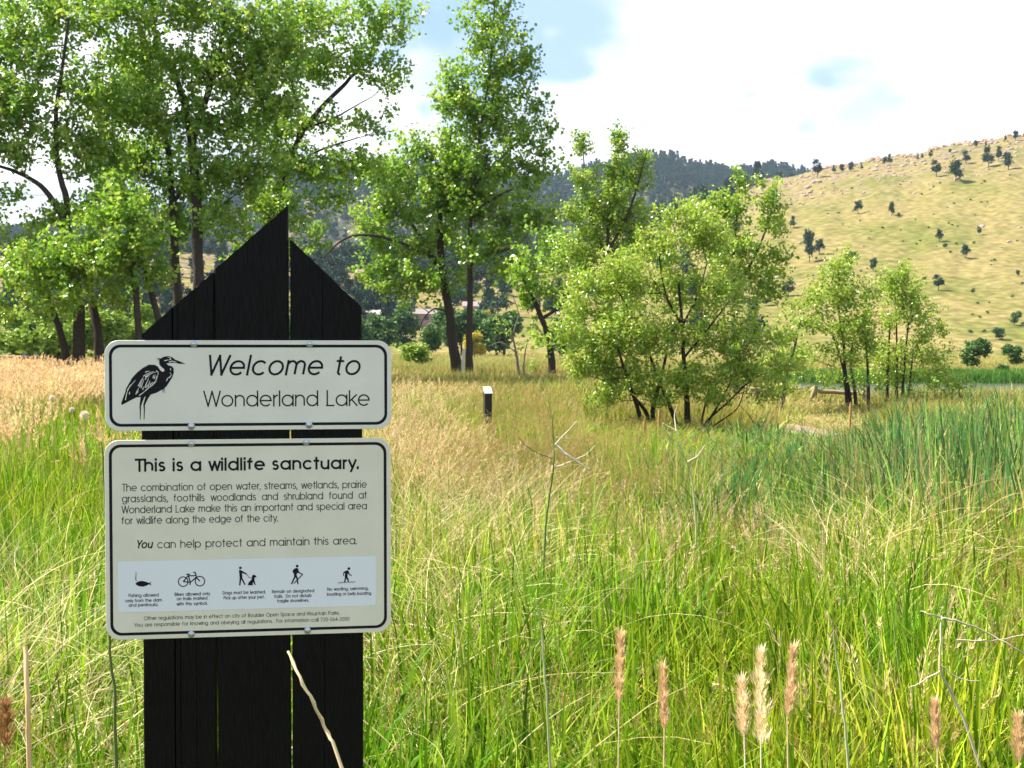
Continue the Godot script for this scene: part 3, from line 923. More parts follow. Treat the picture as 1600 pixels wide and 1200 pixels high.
# one stem with its side shoots: [[x0, y0, x1, y1 ...] in metres from the foot, start radius, end radius]
func weed(called: String, label: String, category: String, group: String, d: float, foot_px: float, stems: Array, col: Color, joints := false) -> Node3D:
	var foot := at(foot_px, 600, d)
	foot.y = ground_y(foot.x, foot.z)
	var o := thing(called, foot, label, category, group)
	for s in stems:
		var pts := []
		for i in s[1].size() / 2:
			pts.append(at(s[1][2 * i], s[1][2 * i + 1], d + rng.randf_range(-0.02, 0.02)) - foot)
		if s[0] == "stem":
			var down: Vector3 = pts[0] - pts[1]
			down = down / maxf(0.02, -down.y)
			pts.push_front(pts[0] + down * Vector3(0.7, 1, 0.7) * (pts[0].y + 0.04))
		var path := smooth_path(pts, 0.002)
		var radii := tapered(path.size(), s[2], s[3])
		if joints:
			for i in radii.size():
				radii[i] *= 1.0 + (0.3 if i % 3 == 0 else 0.0)
		var g := Geo.new()
		g.tube(path, radii, 7, s[4] if s.size() > 4 else col)
		part(s[0], g, M.stem, o)
	return o

func plume(label: String, d: float, px: float, top: float, bottom: float, half: float, lean: float, tint: Color) -> void:
	var foot := at(px + lean, 600, d)
	foot.y = ground_y(foot.x, foot.z)
	var o := thing("seed_head", foot, label, "seed head", "seed heads at the front edge of the grass")
	var a := at(px + lean * 0.4, bottom, d) - foot
	var b := at(px, top, d) - foot
	var g := Geo.new()
	var path := smooth_path([Vector3(rng.randf_range(-0.06, 0.06), -0.03, 0), a * Vector3(0.3, 0.5, 0.3) + ball() * 0.02, a, b], 0.001)
	g.tube(path, tapered(path.size(), 0.0018, 0.0006), 6, jitter(tint, 0.05) * 0.9)
	part("stem", g, M.stem, o)
	var h := Geo.new()
	var wide := half * d / LENS
	var axis := (b - a).normalized()
	for i in 420:
		var t := rng.randf()
		var r := wide * (0.25 + pow(sin(PI * pow(clampf(t * 0.93 + 0.06, 0.0, 1.0), 0.7)), 0.8)) * (0.8 + 0.5 * sin(t * 19.0 + px))
		var out := ball()
		out = (out - axis * out.dot(axis)).normalized()
		var p := a.lerp(b, t * 0.92) + out * r * rng.randf_range(0.05, 0.8)
		leaf(h, p, (axis * 1.3 + out * 0.6 + ball() * 0.3).normalized(), out, rng.randf_range(0.009, 0.022), 0.0021, jitter(tint, 0.18))
	part("plume", h, M.straw, o)

# ---------------------------------------------------------------- sky, land, buildings

func cloud_image() -> Image:
	var w := 1600
	var h := 800
	var im := Image.create(w, h, false, Image.FORMAT_RGBF)
	var big := FastNoiseLite.new()
	big.seed = 11
	big.frequency = 1.0
	big.fractal_octaves = 5
	var fine := FastNoiseLite.new()
	fine.seed = 5
	fine.frequency = 1.0
	fine.fractal_octaves = 4
	# open patches between the clouds: azimuth, height, half sizes (radians), strength
	var holes := [[0.05, 0.252, 0.09, 0.042, 1.1], [-0.03, 0.19, 0.03, 0.03, 0.4], [-0.06, 0.27, 0.08, 0.04, 0.9], [-0.04, 0.205, 0.045, 0.03, 0.45], [0.27, 0.215, 0.05, 0.022, 0.7], [0.235, 0.175, 0.035, 0.018, 0.6], [0.3, 0.185, 0.025, 0.012, 0.5], [0.2, 0.2, 0.02, 0.01, 0.5], [0.125, 0.178, 0.04, 0.012, 0.28], [0.37, 0.235, 0.06, 0.02, 0.3], [0.05, 0.14, 0.05, 0.012, 0.12]]
	var low := Color(0.38, 0.385, 0.395)
	for j in h:
		var el := PI * (0.5 - (j + 0.5) / h)
		for i in w:
			if el < 0.0:
				im.set_pixel(i, j, Color(0.13, 0.14, 0.07))
				continue
			var az := wrapf(TAU * (i + 0.5) / w, -PI, PI)
			var dir := Vector3(sin(az) * cos(el), sin(el) * 2.2, -cos(az) * cos(el))
			var n := big.get_noise_3dv(dir * 2.1)
			var f := fine.get_noise_3dv(dir * 7.0)
			var e2 := fine.get_noise_3dv(dir * 19.0 + Vector3(3, 1, 2))
			var open := 0.0
			if absf(az) < 0.7 and el < 0.6:
				for e in holes:
					var a: float = (az - e[0] + n * 0.03 + e2 * 0.03) / e[2]
					var b: float = (el - e[1] + f * 0.02 + e2 * 0.014) / e[3]
					open += e[4] * exp(-a * a - b * b)
			var away := smoothstep(0.5, 0.9, maxf(absf(az), el * 1.1))
			var clear := clampf(open + away * smoothstep(0.0, 0.35, n + 0.05) + (f * 0.9 + e2 * 0.7) * (open + 0.3 * away), 0.0, 1.0)
			clear = smoothstep(0.08, 0.95, clear)
			var thick := 0.5 + 0.5 * clampf(n * 1.5 + f * 1.2 + e2 * 0.6, -1.0, 1.0)
			var cloud := Color(0.24, 0.265, 0.315).lerp(Color(0.43, 0.432, 0.435), smoothstep(0.12, 0.74, thick))
			var blue := Color(0.115, 0.19, 0.32).lerp(Color(0.08, 0.15, 0.31), smoothstep(0.1, 1.2, el))
			var c := cloud.lerp(blue, clear * 0.85)
			im.set_pixel(i, j, c.lerp(low, 0.35 * (1.0 - smoothstep(0.0, 0.12, el))))
	return im

func land_sheet(us: PackedFloat32Array, ds: PackedFloat32Array, height: Callable, color: Callable, polar: bool) -> Geo:
	var g := Geo.new()
	var p := []
	var c := []
	for d in ds:
		var row := PackedVector3Array()
		var cols := PackedColorArray()
		for u in us:
			var x := u * d if polar else u
			var y: float = height.call(u, d)
			row.push_back(Vector3(x, y, -d))
			cols.push_back(color.call(x, y, d))
		p.append(row)
		c.append(cols)
	var nn := []
	for j in ds.size():
		var row := PackedVector3Array()
		for i in us.size():
			var a: Vector3 = p[j][mini(i + 1, us.size() - 1)] - p[j][maxi(i - 1, 0)]
			var b: Vector3 = p[mini(j + 1, ds.size() - 1)][i] - p[maxi(j - 1, 0)][i]
			var m := a.cross(b).normalized()
			row.push_back(m if m.y > 0 else -m)
		nn.append(row)
	for j in ds.size() - 1:
		for i in us.size() - 1:
			for t in [[0, 0, 1, 0, 1, 1], [0, 0, 1, 1, 0, 1]]:
				for k in 3:
					g.v.push_back(p[j + t[2 * k]][i + t[2 * k + 1]])
					g.n.push_back(nn[j + t[2 * k]][i + t[2 * k + 1]])
					g.c.push_back(c[j + t[2 * k]][i + t[2 * k + 1]])
	return g

func land() -> void:
	var xs := PackedFloat32Array()
	for i in 131:
		var t := (i - 65) / 65.0
		xs.push_back(sign(t) * (40.0 * absf(t) + 180.0 * pow(absf(t), 3.0)))
	var ds := PackedFloat32Array()
	var d := -60.0
	while d < 300.0:
		ds.push_back(d)
		d += 8.0 if d < -4.0 else (0.7 if d < 30.0 else (1.2 if d < 95.0 else 5.0))
	var soil := Color(0.075, 0.07, 0.03)
	var sod := Color(0.1, 0.115, 0.035)
	var g := land_sheet(xs, ds, func(x: float, dd: float) -> float: return ground_y(x, -dd), func(x: float, _y: float, dd: float) -> Color:
		var n := patch_noise.get_noise_2d(x * 2.0, dd * 2.0)
		var c := soil.lerp(sod, 0.5 + n)
		return c.lerp(Color(0.15, 0.15, 0.045), smoothstep(30.0, 80.0, dd)), false)
	setting("ground", g, M.soil)
	# the hills: one sheet of land from the foot of the slope to behind the far skyline
	var us := PackedFloat32Array()
	for i in 301:
		us.push_back(-0.75 + i * 0.005)
	var far := PackedFloat32Array()
	d = 284.0
	while d < 2100.0:
		far.push_back(d)
		d += 5.0 if d < 860.0 else 16.0
	var gold := Color(0.25, 0.205, 0.085)
	var green := Color(0.155, 0.165, 0.042)
	var pale := Color(0.33, 0.255, 0.13)
	var rock := Color(0.27, 0.2, 0.145)
	var wooded := Color(0.045, 0.055, 0.035)
	var h := land_sheet(us, far, func(u: float, dd: float) -> float: return hill_y(u, dd), func(x: float, y: float, dd: float) -> Color:
		var n := patch_noise.get_noise_2d(x * 0.35, dd * 0.3)
		var n2 := patch_noise.get_noise_2d(x * 1.4 + 300.0, dd * 1.4)
		var c := gold.lerp(green, clampf(0.22 + n * 1.8 + n2 * 0.9, 0.0, 0.9))
		c = c.lerp(pale, clampf(n2 * 1.2 - 0.1, 0.0, 0.7))
		var r1 := table(NEAR_AT, x / dd)
		c = c.lerp(rock, clampf(smoothstep(r1 - 190.0, r1 - 40.0, dd) * (0.35 + n2 * 1.8), 0.0, 0.85))
		if dd > r1 + 60.0:
			c = wooded.lerp(rock, clampf(n2 * 2.0 - 0.1, 0.0, 0.7))
		return c, true)
	setting("hillside", h, M.hill)
	var w := Geo.new()
	w.quad(Vector3(5, WATER, -44), Vector3(5, WATER, -80), Vector3(90, WATER, -80), Vector3(90, WATER, -44), Color.WHITE)
	setting("lake_water", w, M.water)
	# a worn bit of the path
	var g2 := Geo.new()
	var rim := []
	for i in 25:
		var a := TAU * i / 24.0
		var r := 1.0 + 0.18 * sin(a * 3.0 + 1.0) + 0.1 * sin(a * 7.0)
		rim.append(Vector3(5.6 + cos(a) * 0.62 * r, 0, -24.6 + sin(a) * 2.6 * r))
	for i in 24:
		var q := [Vector3(5.6, 0, -24.6), rim[i], rim[i + 1]]
		for k in 3:
			q[k].y = ground_y(q[k].x, q[k].z) + 0.1
		g2.tri(q[0], q[2], q[1], Color.WHITE)
		for k in [1, 2]:
			q[k - 1] = q[k] + Vector3(0, -0.25, 0)
		g2.quad(rim[i] + Vector3(0, ground_y(rim[i].x, rim[i].z) + 0.1, 0), rim[i + 1] + Vector3(0, ground_y(rim[i + 1].x, rim[i + 1].z) + 0.1, 0), q[1], q[0], Color.WHITE)
	setting("path", g2, M.path)

const ORDER := ["first", "second", "third", "fourth", "fifth", "sixth", "seventh", "eighth", "ninth", "tenth", "eleventh", "twelfth", "thirteenth", "fourteenth", "fifteenth", "sixteenth", "seventeenth", "eighteenth", "nineteenth", "twentieth", "twenty-first", "twenty-second", "twenty-third", "twenty-fourth"]

var pine_kinds := []
var valley_kinds := []

func small_tree(kind: int, pine: bool) -> Array:
	# [trunk mesh, crown mesh] of a tree one metre tall
	var t := Geo.new()
	var path := smooth_path([Vector3(0, -0.06, 0), Vector3(0.01, 0.3, 0.01), Vector3(-0.01, 0.75, 0.0)], 0.004)
	t.tube(path, tapered(path.size(), 0.028, 0.01), 6, Color(0.1, 0.075, 0.055), false)
	var c := Geo.new()
	var set: Array = twig_sets["needles" if pine else "valley"]
	var lobes := []
	for k in 9:
		var y := rng.randf_range(0.3, 0.92)
		var reach := (0.30 * (1.15 - y) + 0.08) if pine else 0.34 * sqrt(maxf(0.05, 1.0 - pow((y - 0.5) / 0.55, 2.0)))
		if pine and kind % 2 == 0:
			reach = 0.26 * sqrt(maxf(0.06, 1.0 - pow((y - 0.58) / 0.46, 2.0)))
		var a := rng.randf() * TAU
		lobes.append([Vector3(cos(a) * reach * 0.55, y, sin(a) * reach * 0.55), reach * 0.62])
	for i in (90 if pine else 210):
		var l: Array = pick(lobes)
		var p: Vector3 = l[0] + ball() * Vector3(1, 0.75, 1) * l[1] * pow(rng.randf(), 0.4)
		p.y = clampf(p.y, 0.12, 1.0)
		var y := (ball() + Vector3(0, 0.5, 0)).normalized()
		var x := y.cross(ball()).normalized()
		var s := rng.randf_range(0.75, 1.3)
		c.add(pick(set), Transform3D(Basis(x, y, x.cross(y)).scaled(Vector3(s, s, s)), p))
	return [t.mesh(M.bark), c.mesh(M.needles if pine else M.far_leaves)]

func put_small(called: String, kinds: Array, where: Vector3, tall: float, wide: float, label: String, category: String, group := "", pieces := true) -> Node3D:
	var o := thing(called, where, label, category, group, rng.randf() * TAU)
	o.scale = Vector3(wide, tall, wide)
	var k: Array = pick(kinds)
	if pieces:
		shared("trunk", k[0], o)
	shared("crown", k[1], o)
	return o

func house(px: float, py: float, wide: float, high: float, deep: float, label: String, wall: Color, roof: Color, turn: float, ridge_along := true) -> void:
	var p := on_hill(px, py)
	var o := thing("house", p, label, "house", "houses in the valley", turn)
	var g := Geo.new()
	g.box(Vector3(-wide / 2, -2.0, -deep / 2), Vector3(wide / 2, high, deep / 2), Color.WHITE)
	part("wall", g, plain(wall), o)
	var r := Geo.new()
	var e := 0.5
	var top := high + (deep if ridge_along else wide) * 0.28
	var a := [Vector3(-wide / 2 - e, high, deep / 2 + e), Vector3(wide / 2 + e, high, deep / 2 + e), Vector3(wide / 2 + e, high, -deep / 2 - e), Vector3(-wide / 2 - e, high, -deep / 2 - e)]
	var b := [Vector3(-wide / 2 - e, top, 0), Vector3(wide / 2 + e, top, 0)] if ridge_along else [Vector3(0, top, deep / 2 + e), Vector3(0, top, -deep / 2 - e)]
	if ridge_along:
		r.quad(a[0], b[0], b[1], a[1], Color.WHITE); r.quad(a[2], b[1], b[0], a[3], Color.WHITE)
		r.tri(a[3], b[0], a[0], Color.WHITE); r.tri(a[1], b[1], a[2], Color.WHITE)
	else:
		r.quad(a[3], b[1], b[0], a[0], Color.WHITE); r.quad(a[1], b[0], b[1], a[2], Color.WHITE)
		r.tri(a[0], b[0], a[1], Color.WHITE); r.tri(a[2], b[1], a[3], Color.WHITE)
	r.quad(a[0] + Vector3(0, 0.02, 0), a[1] + Vector3(0, 0.02, 0), a[2] + Vector3(0, 0.02, 0), a[3] + Vector3(0, 0.02, 0), Color.WHITE)
	part("roof", r, plain(roof), o)
	for k in int(wide / 3.0):
		var wn := Geo.new()
		var x := -wide / 2 + 1.5 + k * 3.0
		wn.box(Vector3(x - 0.6, high * 0.4, deep / 2), Vector3(x + 0.6, high * 0.78, deep / 2 + 0.06), Color.WHITE)
		part("window", wn, M.dark_glass, o)

func far_things() -> void:
	make_twigs("needles", 12, 0.13, 0.10, 0.05, [Color(0.036, 0.064, 0.032), Color(0.046, 0.082, 0.036), Color(0.028, 0.052, 0.03)], 0.1)
	make_twigs("valley", 16, 0.14, 0.075, 0.055, [Color(0.06, 0.13, 0.03), Color(0.085, 0.165, 0.035), Color(0.05, 0.105, 0.03)], 0.1)
	make_twigs("valley_light", 16, 0.14, 0.075, 0.055, [Color(0.19, 0.29, 0.035), Color(0.22, 0.32, 0.04)], 0.1)
	for k in 4:
		pine_kinds.append(small_tree(k, true))
		valley_kinds.append(small_tree(k, false))
	var keep: Array = twig_sets.valley
	twig_sets.valley = twig_sets.valley_light
	var light_kinds := [small_tree(0, false), small_tree(1, false)]
	make_twigs("valley", 16, 0.14, 0.075, 0.055, [Color(0.4, 0.33, 0.03), Color(0.3, 0.28, 0.04)], 0.1)
	var yellow_kinds := [small_tree(0, false)]
	twig_sets.valley = keep
	# pines that stand alone on the golden hill: [x, y of the foot, height in pixels, width ratio, what sets it apart]
	var alone := [[1339, 336, 21, 0.7, "round dark pine high on the open golden slope, left of a pointed one"], [1391, 340, 22, 0.5, "narrow pointed pine high on the open golden slope"], [1402, 341, 7, 0.8, "tiny pine just right of the narrow pointed pine on the slope"], [1238, 357, 18, 0.6, "small pine on the hill beside the tall poplar's right edge"], [1264, 412, 54, 0.42, "tall dark pine of the close pair left of the small cottonwoods"], [1279, 400, 24, 0.7, "short pine leaning on the right of the tall dark pine"], [1466, 378, 20, 0.62, "pine in the middle of the slope right of the cottonwood tops"], [1507, 404, 21, 0.75, "round pine on the slope with its shadow to the right"], [1363, 425, 22, 0.65, "round pine showing between the two cottonwood tops"], [1231, 465, 24, 0.95, "broad low pine near the foot of the hill above the leaning trunk"], [1465, 456, 24, 0.8, "broad pine just right of the right cottonwood crown"], [1519, 461, 9, 0.8, "tiny pine low on the slope right of the cottonwoods"], [1528, 371, 14, 0.5, "thin grey pine on the upper right slope"], [1589, 434, 11, 0.7, "tiny pine at the right edge of the slope"], [1490, 285, 32, 0.75, "broadest dark pine on the rocky band below the ridge"], [1460, 277, 26, 0.62, "pine left of the broadest one on the rocky band"], [1506, 256, 18, 0.85, "flat topped pine just under the ridge line"], [1541, 262, 29, 0.7, "left one of the three pines close under the ridge at right"], [1557, 254, 24, 0.55, "middle one of the three pines close under the ridge at right"], [1572, 267, 30, 0.62, "right one of the three pines close under the ridge"]]
	for a in alone:
		var p := on_hill(a[0], a[1])
		var per := -p.z / LENS
		put_small("pine_tree", pine_kinds, p, a[2] * per, a[2] * per * a[3] * 1.45, a[4], "tree", "pines scattered on the golden hill")
	var shrubs := [[1587, 510, 17, 1.3, "dark shrub by the right edge near the foot of the hill"], [1560, 533, 15, 1.8, "straggling shrub left of and below the dark shrub on the hill foot"], [1475, 388, 6, 1.6, "low shrub beside the mid slope pine"], [1330, 405, 8, 2.4, "flat green shrub patch on the slope above the cottonwoods"], [1200, 480, 10, 2.0, "grey green shrub at the hill foot behind the willow"]]
	for a in shrubs:
		var p := on_hill(a[0], a[1])
		var per := -p.z / LENS
		put_small("hill_shrub", valley_kinds, p, a[2] * per * 1.2, a[2] * per * a[3], a[4], "shrub", "shrubs on the hill", false)
	var line := [[1275, 276, 25], [1301, 268, 11], [1313, 267, 13], [1327, 265, 15], [1344, 262, 8], [1380, 255, 12], [1388, 254, 14], [1431, 247, 8], [1438, 246, 8], [1451, 245, 11], [1481, 237, 8], [1521, 228, 11], [1537, 226, 8], [1567, 218, 9], [1583, 216, 15]]
	for i in line.size():
		var p := on_hill(line[i][0], line[i][1] + 4)
		var per := -p.z / LENS
		put_small("ridge_pine", pine_kinds, p, line[i][2] * per * 1.15, line[i][2] * per * 0.95, "%s small pine from the left along the bare ridge line" % ORDER[i], "tree", "small pines along the ridge")
	# rounded trees of the valley, three rows
	var rows := [[20, 170.0, 205.0, 4.5, 7.5, "front row of dark valley trees"], [16, 215.0, 275.0, 5.5, 9.0, "second row of dark valley trees"]]
	for r in rows:
		for i in r[0]:
			var u: float = lerpf(-0.40, 0.12, (i + rng.randf_range(0.1, 0.9)) / r[0])
			var d := rng.randf_range(r[1], r[2])
			var tall := rng.randf_range(r[3], r[4])
			if u > 0.02:
				tall *= 0.75
			put_small("valley_tree", valley_kinds, Vector3(u * d, ground_y(u * d, -d), -d), tall, tall * rng.randf_range(0.95, 1.3), "%s tree from the left in the %s" % [ORDER[i], r[5]], "tree", r[5])
	for i in 24:
		var px := 470.0 + i * 15.5 + rng.randf_range(-6, 6)
		var p := on_hill(px, rng.randf_range(462, 522) if i % 2 else rng.randf_range(425, 470))
		var tall := rng.randf_range(4.0, 8.0)
		put_small("slope_tree", valley_kinds if i % 3 else pine_kinds, p, tall, tall * rng.randf_range(0.7, 1.1), "%s tree from the left among the houses on the valley slope" % ORDER[i], "tree", "trees among the valley houses")
	put_small("yellow_tree", yellow_kinds, on_hill(761, 513), 5.0, 4.2, "yellow flowering tree between the cottonwood trunk and the grey sapling", "tree")
	put_small("yellow_shrub", yellow_kinds, at(742, 552, 165) * Vector3(1, 0, 1) + Vector3(0, 0.05, 0), 3.6, 3.6, "yellow shrub right beside the slimmer cottonwood trunk", "shrub")
	var low := [[648, 96.0, 1.9, 1.7, "light green bush in front of the dark trees right of the sign"], [70, 92.0, 4.4, 1.4, "light green bush behind the left fence, under the leaves"], [150, 96.0, 4.6, 1.3, "light green bush between the left trunks"], [22, 100.0, 4.2, 1.3, "light green bush at the left edge behind the fence"], [110, 108.0, 5.2, 1.1, "taller green bush behind the leftmost trunks"], [235, 112.0, 5.0, 1.2, "green bush showing through the slender twin stems"], [200, 104.0, 3.8, 1.3, "light green bush just left of the sign post"], [1527, 108.0, 2.7, 1.25, "larger round bush on the far lake shore"], [1582, 125.0, 2.3, 1.2, "smaller round bush on the far shore at the right edge"], [1568, 84.0, 0.9, 1.3, "smallest bush in the reeds of the far shore"]]
	for b in low:
		var x: float = (b[0] - 800.0) / LENS * b[1]
		put_small("bush", light_kinds if b[0] < 1000 else valley_kinds, Vector3(x, ground_y(x, -b[1]), -b[1]), b[2], b[2] * b[3], b[4], "bush", "bushes beyond the meadow", false)
	house(574, 440, 9, 3.2, 6, "brown roofed house highest on the valley slope", Color(0.25, 0.18, 0.15), Color(0.2, 0.13, 0.12), 0.2)
	house(612, 478, 5.5, 3.6, 6, "white gabled house among dark trees right of the post", Color(0.4, 0.41, 0.4), Color(0.3, 0.32, 0.32), 0.3, false)
	house(588, 507, 7, 2.6, 6, "house with pale grey roof just right of the sign post", Color(0.3, 0.22, 0.16), Color(0.26, 0.24, 0.22), -0.3)
	house(669, 508, 10, 3.0, 6, "reddish house left of the thicker cottonwood trunk", Color(0.38, 0.24, 0.2), Color(0.17, 0.15, 0.145), 0.1)
	house(747, 493, 9, 2.8, 6, "pinkish house right of the slimmer cottonwood trunk", Color(0.36, 0.28, 0.26), Color(0.17, 0.14, 0.14), 0.0)
	house(765, 536, 4.2, 2.6, 4, "small bright white house low in the valley", Color(0.75, 0.75, 0.75), Color(0.65, 0.65, 0.66), 0.1)
	# woods on the far mountain and on the left slopes
	var trees: Array[Transform3D] = []
	var tints := PackedColorArray()
	for i in 26000:
		var u := rng.randf_range(-0.6, 0.5)
		var d := rng.randf_range(300.0, 1720.0) if i % 3 else rng.randf_range(1250.0, 1720.0)
		var r1 := table(NEAR_AT, u)
		var n := patch_noise.get_noise_2d(u * d * 0.55, d * 0.55)
		var thick := 0.3 + n * 1.4
		if d < r1 + 40.0:
			if u > 0.2:
				continue
			if u > -0.16 and u < 0.03 and d < 370.0:
				continue
			thick = (0.02 if u > -0.04 else 0.16) + n * 0.9 + (0.35 * smoothstep(430.0, 520.0, d) if u > -0.2 and u < 0.04 else 0.0)
			if u > 0.05:
				thick = -0.1 + n * 0.7 + 0.4 * smoothstep(r1 - 120.0, r1, d)
		elif d > 1450.0:
			thick += 0.7
		if rng.randf() > thick:
			continue
		var tall := rng.randf_range(7.0, 13.0)
		var wide := tall * rng.randf_range(0.75, 1.05)
		trees.append(Transform3D(Basis(Vector3.UP, rng.randf() * TAU).scaled(Vector3(wide, tall, wide)), Vector3(u * d, hill_y(u, d) - 0.2, -d)))
		var k := rng.randf_range(0.75, 1.25)
		tints.append(Color(k, k, k * 1.1))
	scatter("forest", pine_kinds[1][1], trees, tints, "dark pine woods covering the far mountain", "forest")
	# scrub and stones on the hill
	var bits: Array[Transform3D] = []
	var bit_tints := PackedColorArray()
	var stones: Array[Transform3D] = []
	var stone_tints := PackedColorArray()
	for i in 9000:
		var u := rng.randf_range(0.0, 0.5)
		var d := rng.randf_range(300.0, 790.0)
		var r1 := table(NEAR_AT, u)
		if d > r1 + 8.0:
			continue
		var n := patch_noise.get_noise_2d(u * d * 0.9 + 70.0, d * 0.9)
		var p := Vector3(u * d, hill_y(u, d), -d)
		var band := smoothstep(r1 - 170.0, r1 - 60.0, d)
		if rng.randf() < 0.05 + 0.5 * maxf(0.0, n) and rng.randf() < 0.4:
			var s := rng.randf_range(0.4, 1.2)
			bits.append(Transform3D(Basis(Vector3.UP, rng.randf() * TAU).scaled(Vector3(s * 1.5, s, s * 1.5)), p + Vector3(0, -0.3 * s, 0)))
			bit_tints.append(Color(1, 1, 1) * rng.randf_range(0.9, 2.2))
		elif rng.randf() < (0.015 + 0.9 * band) * (0.25 + n * 1.6):
			var s := rng.randf_range(0.3, 0.8) + 0.9 * pow(rng.randf(), 5.0)
			stones.append(Transform3D(Basis(ball(), rng.randf() * 0.5) * Basis(Vector3.UP, rng.randf() * TAU).scaled(Vector3(s * 1.5, s * 0.9, s * 1.2)), p))
			stone_tints.append(jitter(Color(1, 1, 1), 0.2))
	for i in 800:
		var u := rng.randf_range(0.1, 0.5)
		var d := table(NEAR_AT, u) + rng.randfn(-4.0, 7.0)
		if patch_noise.get_noise_2d(u * d * 1.2, 9.0) < -0.03:
			continue
		var s := rng.randf_range(0.5, 1.6)
		stones.append(Transform3D(Basis(ball(), rng.randf() * 0.6) * Basis(Vector3.UP, rng.randf() * TAU).scaled(Vector3(s * 1.6, s, s * 1.2)), Vector3(u * d, hill_y(u, d), -d)))
		stone_tints.append(jitter(Color(1.05, 0.9, 0.8), 0.2))
	scatter("scrub", valley_kinds[0][1], bits, bit_tints, "low scrub dotted over the golden hill", "scrub")
	var s := SphereMesh.new()
	s.radius = 1.0
	s.height = 2.0
	s.radial_segments = 7
	s.rings = 4
	var arrays := s.get_mesh_arrays()
	var vs: PackedVector3Array = arrays[Mesh.ARRAY_VERTEX]
	var ix: PackedInt32Array = arrays[Mesh.ARRAY_INDEX]
	var rg := Geo.new()
	for i in ix.size() / 3:
		var q := []
		for k in 3:
			var v := vs[ix[3 * i + k]]
			q.append(v * (1.0 + 0.35 * rough_noise.get_noise_3dv(v.snapped(Vector3(0.01, 0.01, 0.01)) * 60.0)))
		rg.tri(q[0], q[1], q[2], Color(0.25, 0.195, 0.155))
	scatter("rocks", rg.mesh(M.stem), stones, stone_tints, "pinkish rocks along the ridge of the golden hill", "rocks")

func fence(label: String, group: String, d: float, posts: Array, rails: Array, col: Color) -> void:
	var foot := at(posts[0][0], 600, d)
	foot.y = ground_y(foot.x, foot.z)
	var o := thing("rail_fence", foot, label, "fence", group)
	for k in 2:
		for l in (rails if k else posts):
			var a := at(l[0], l[1], d) - foot
			var b := at(l[2], l[3], d) - foot
			if k == 0:
				a.y = ground_y(foot.x + a.x, foot.z) - foot.y - 0.1
			var g := Geo.new()
			var path := smooth_path([a, a.lerp(b, 0.5), b], 0.008)
			g.tube(path, tapered(path.size(), l[4], l[4] * 0.85), 8, jitter(col, 0.12))
			part("rail" if k else "post", g, M.old_wood, o)

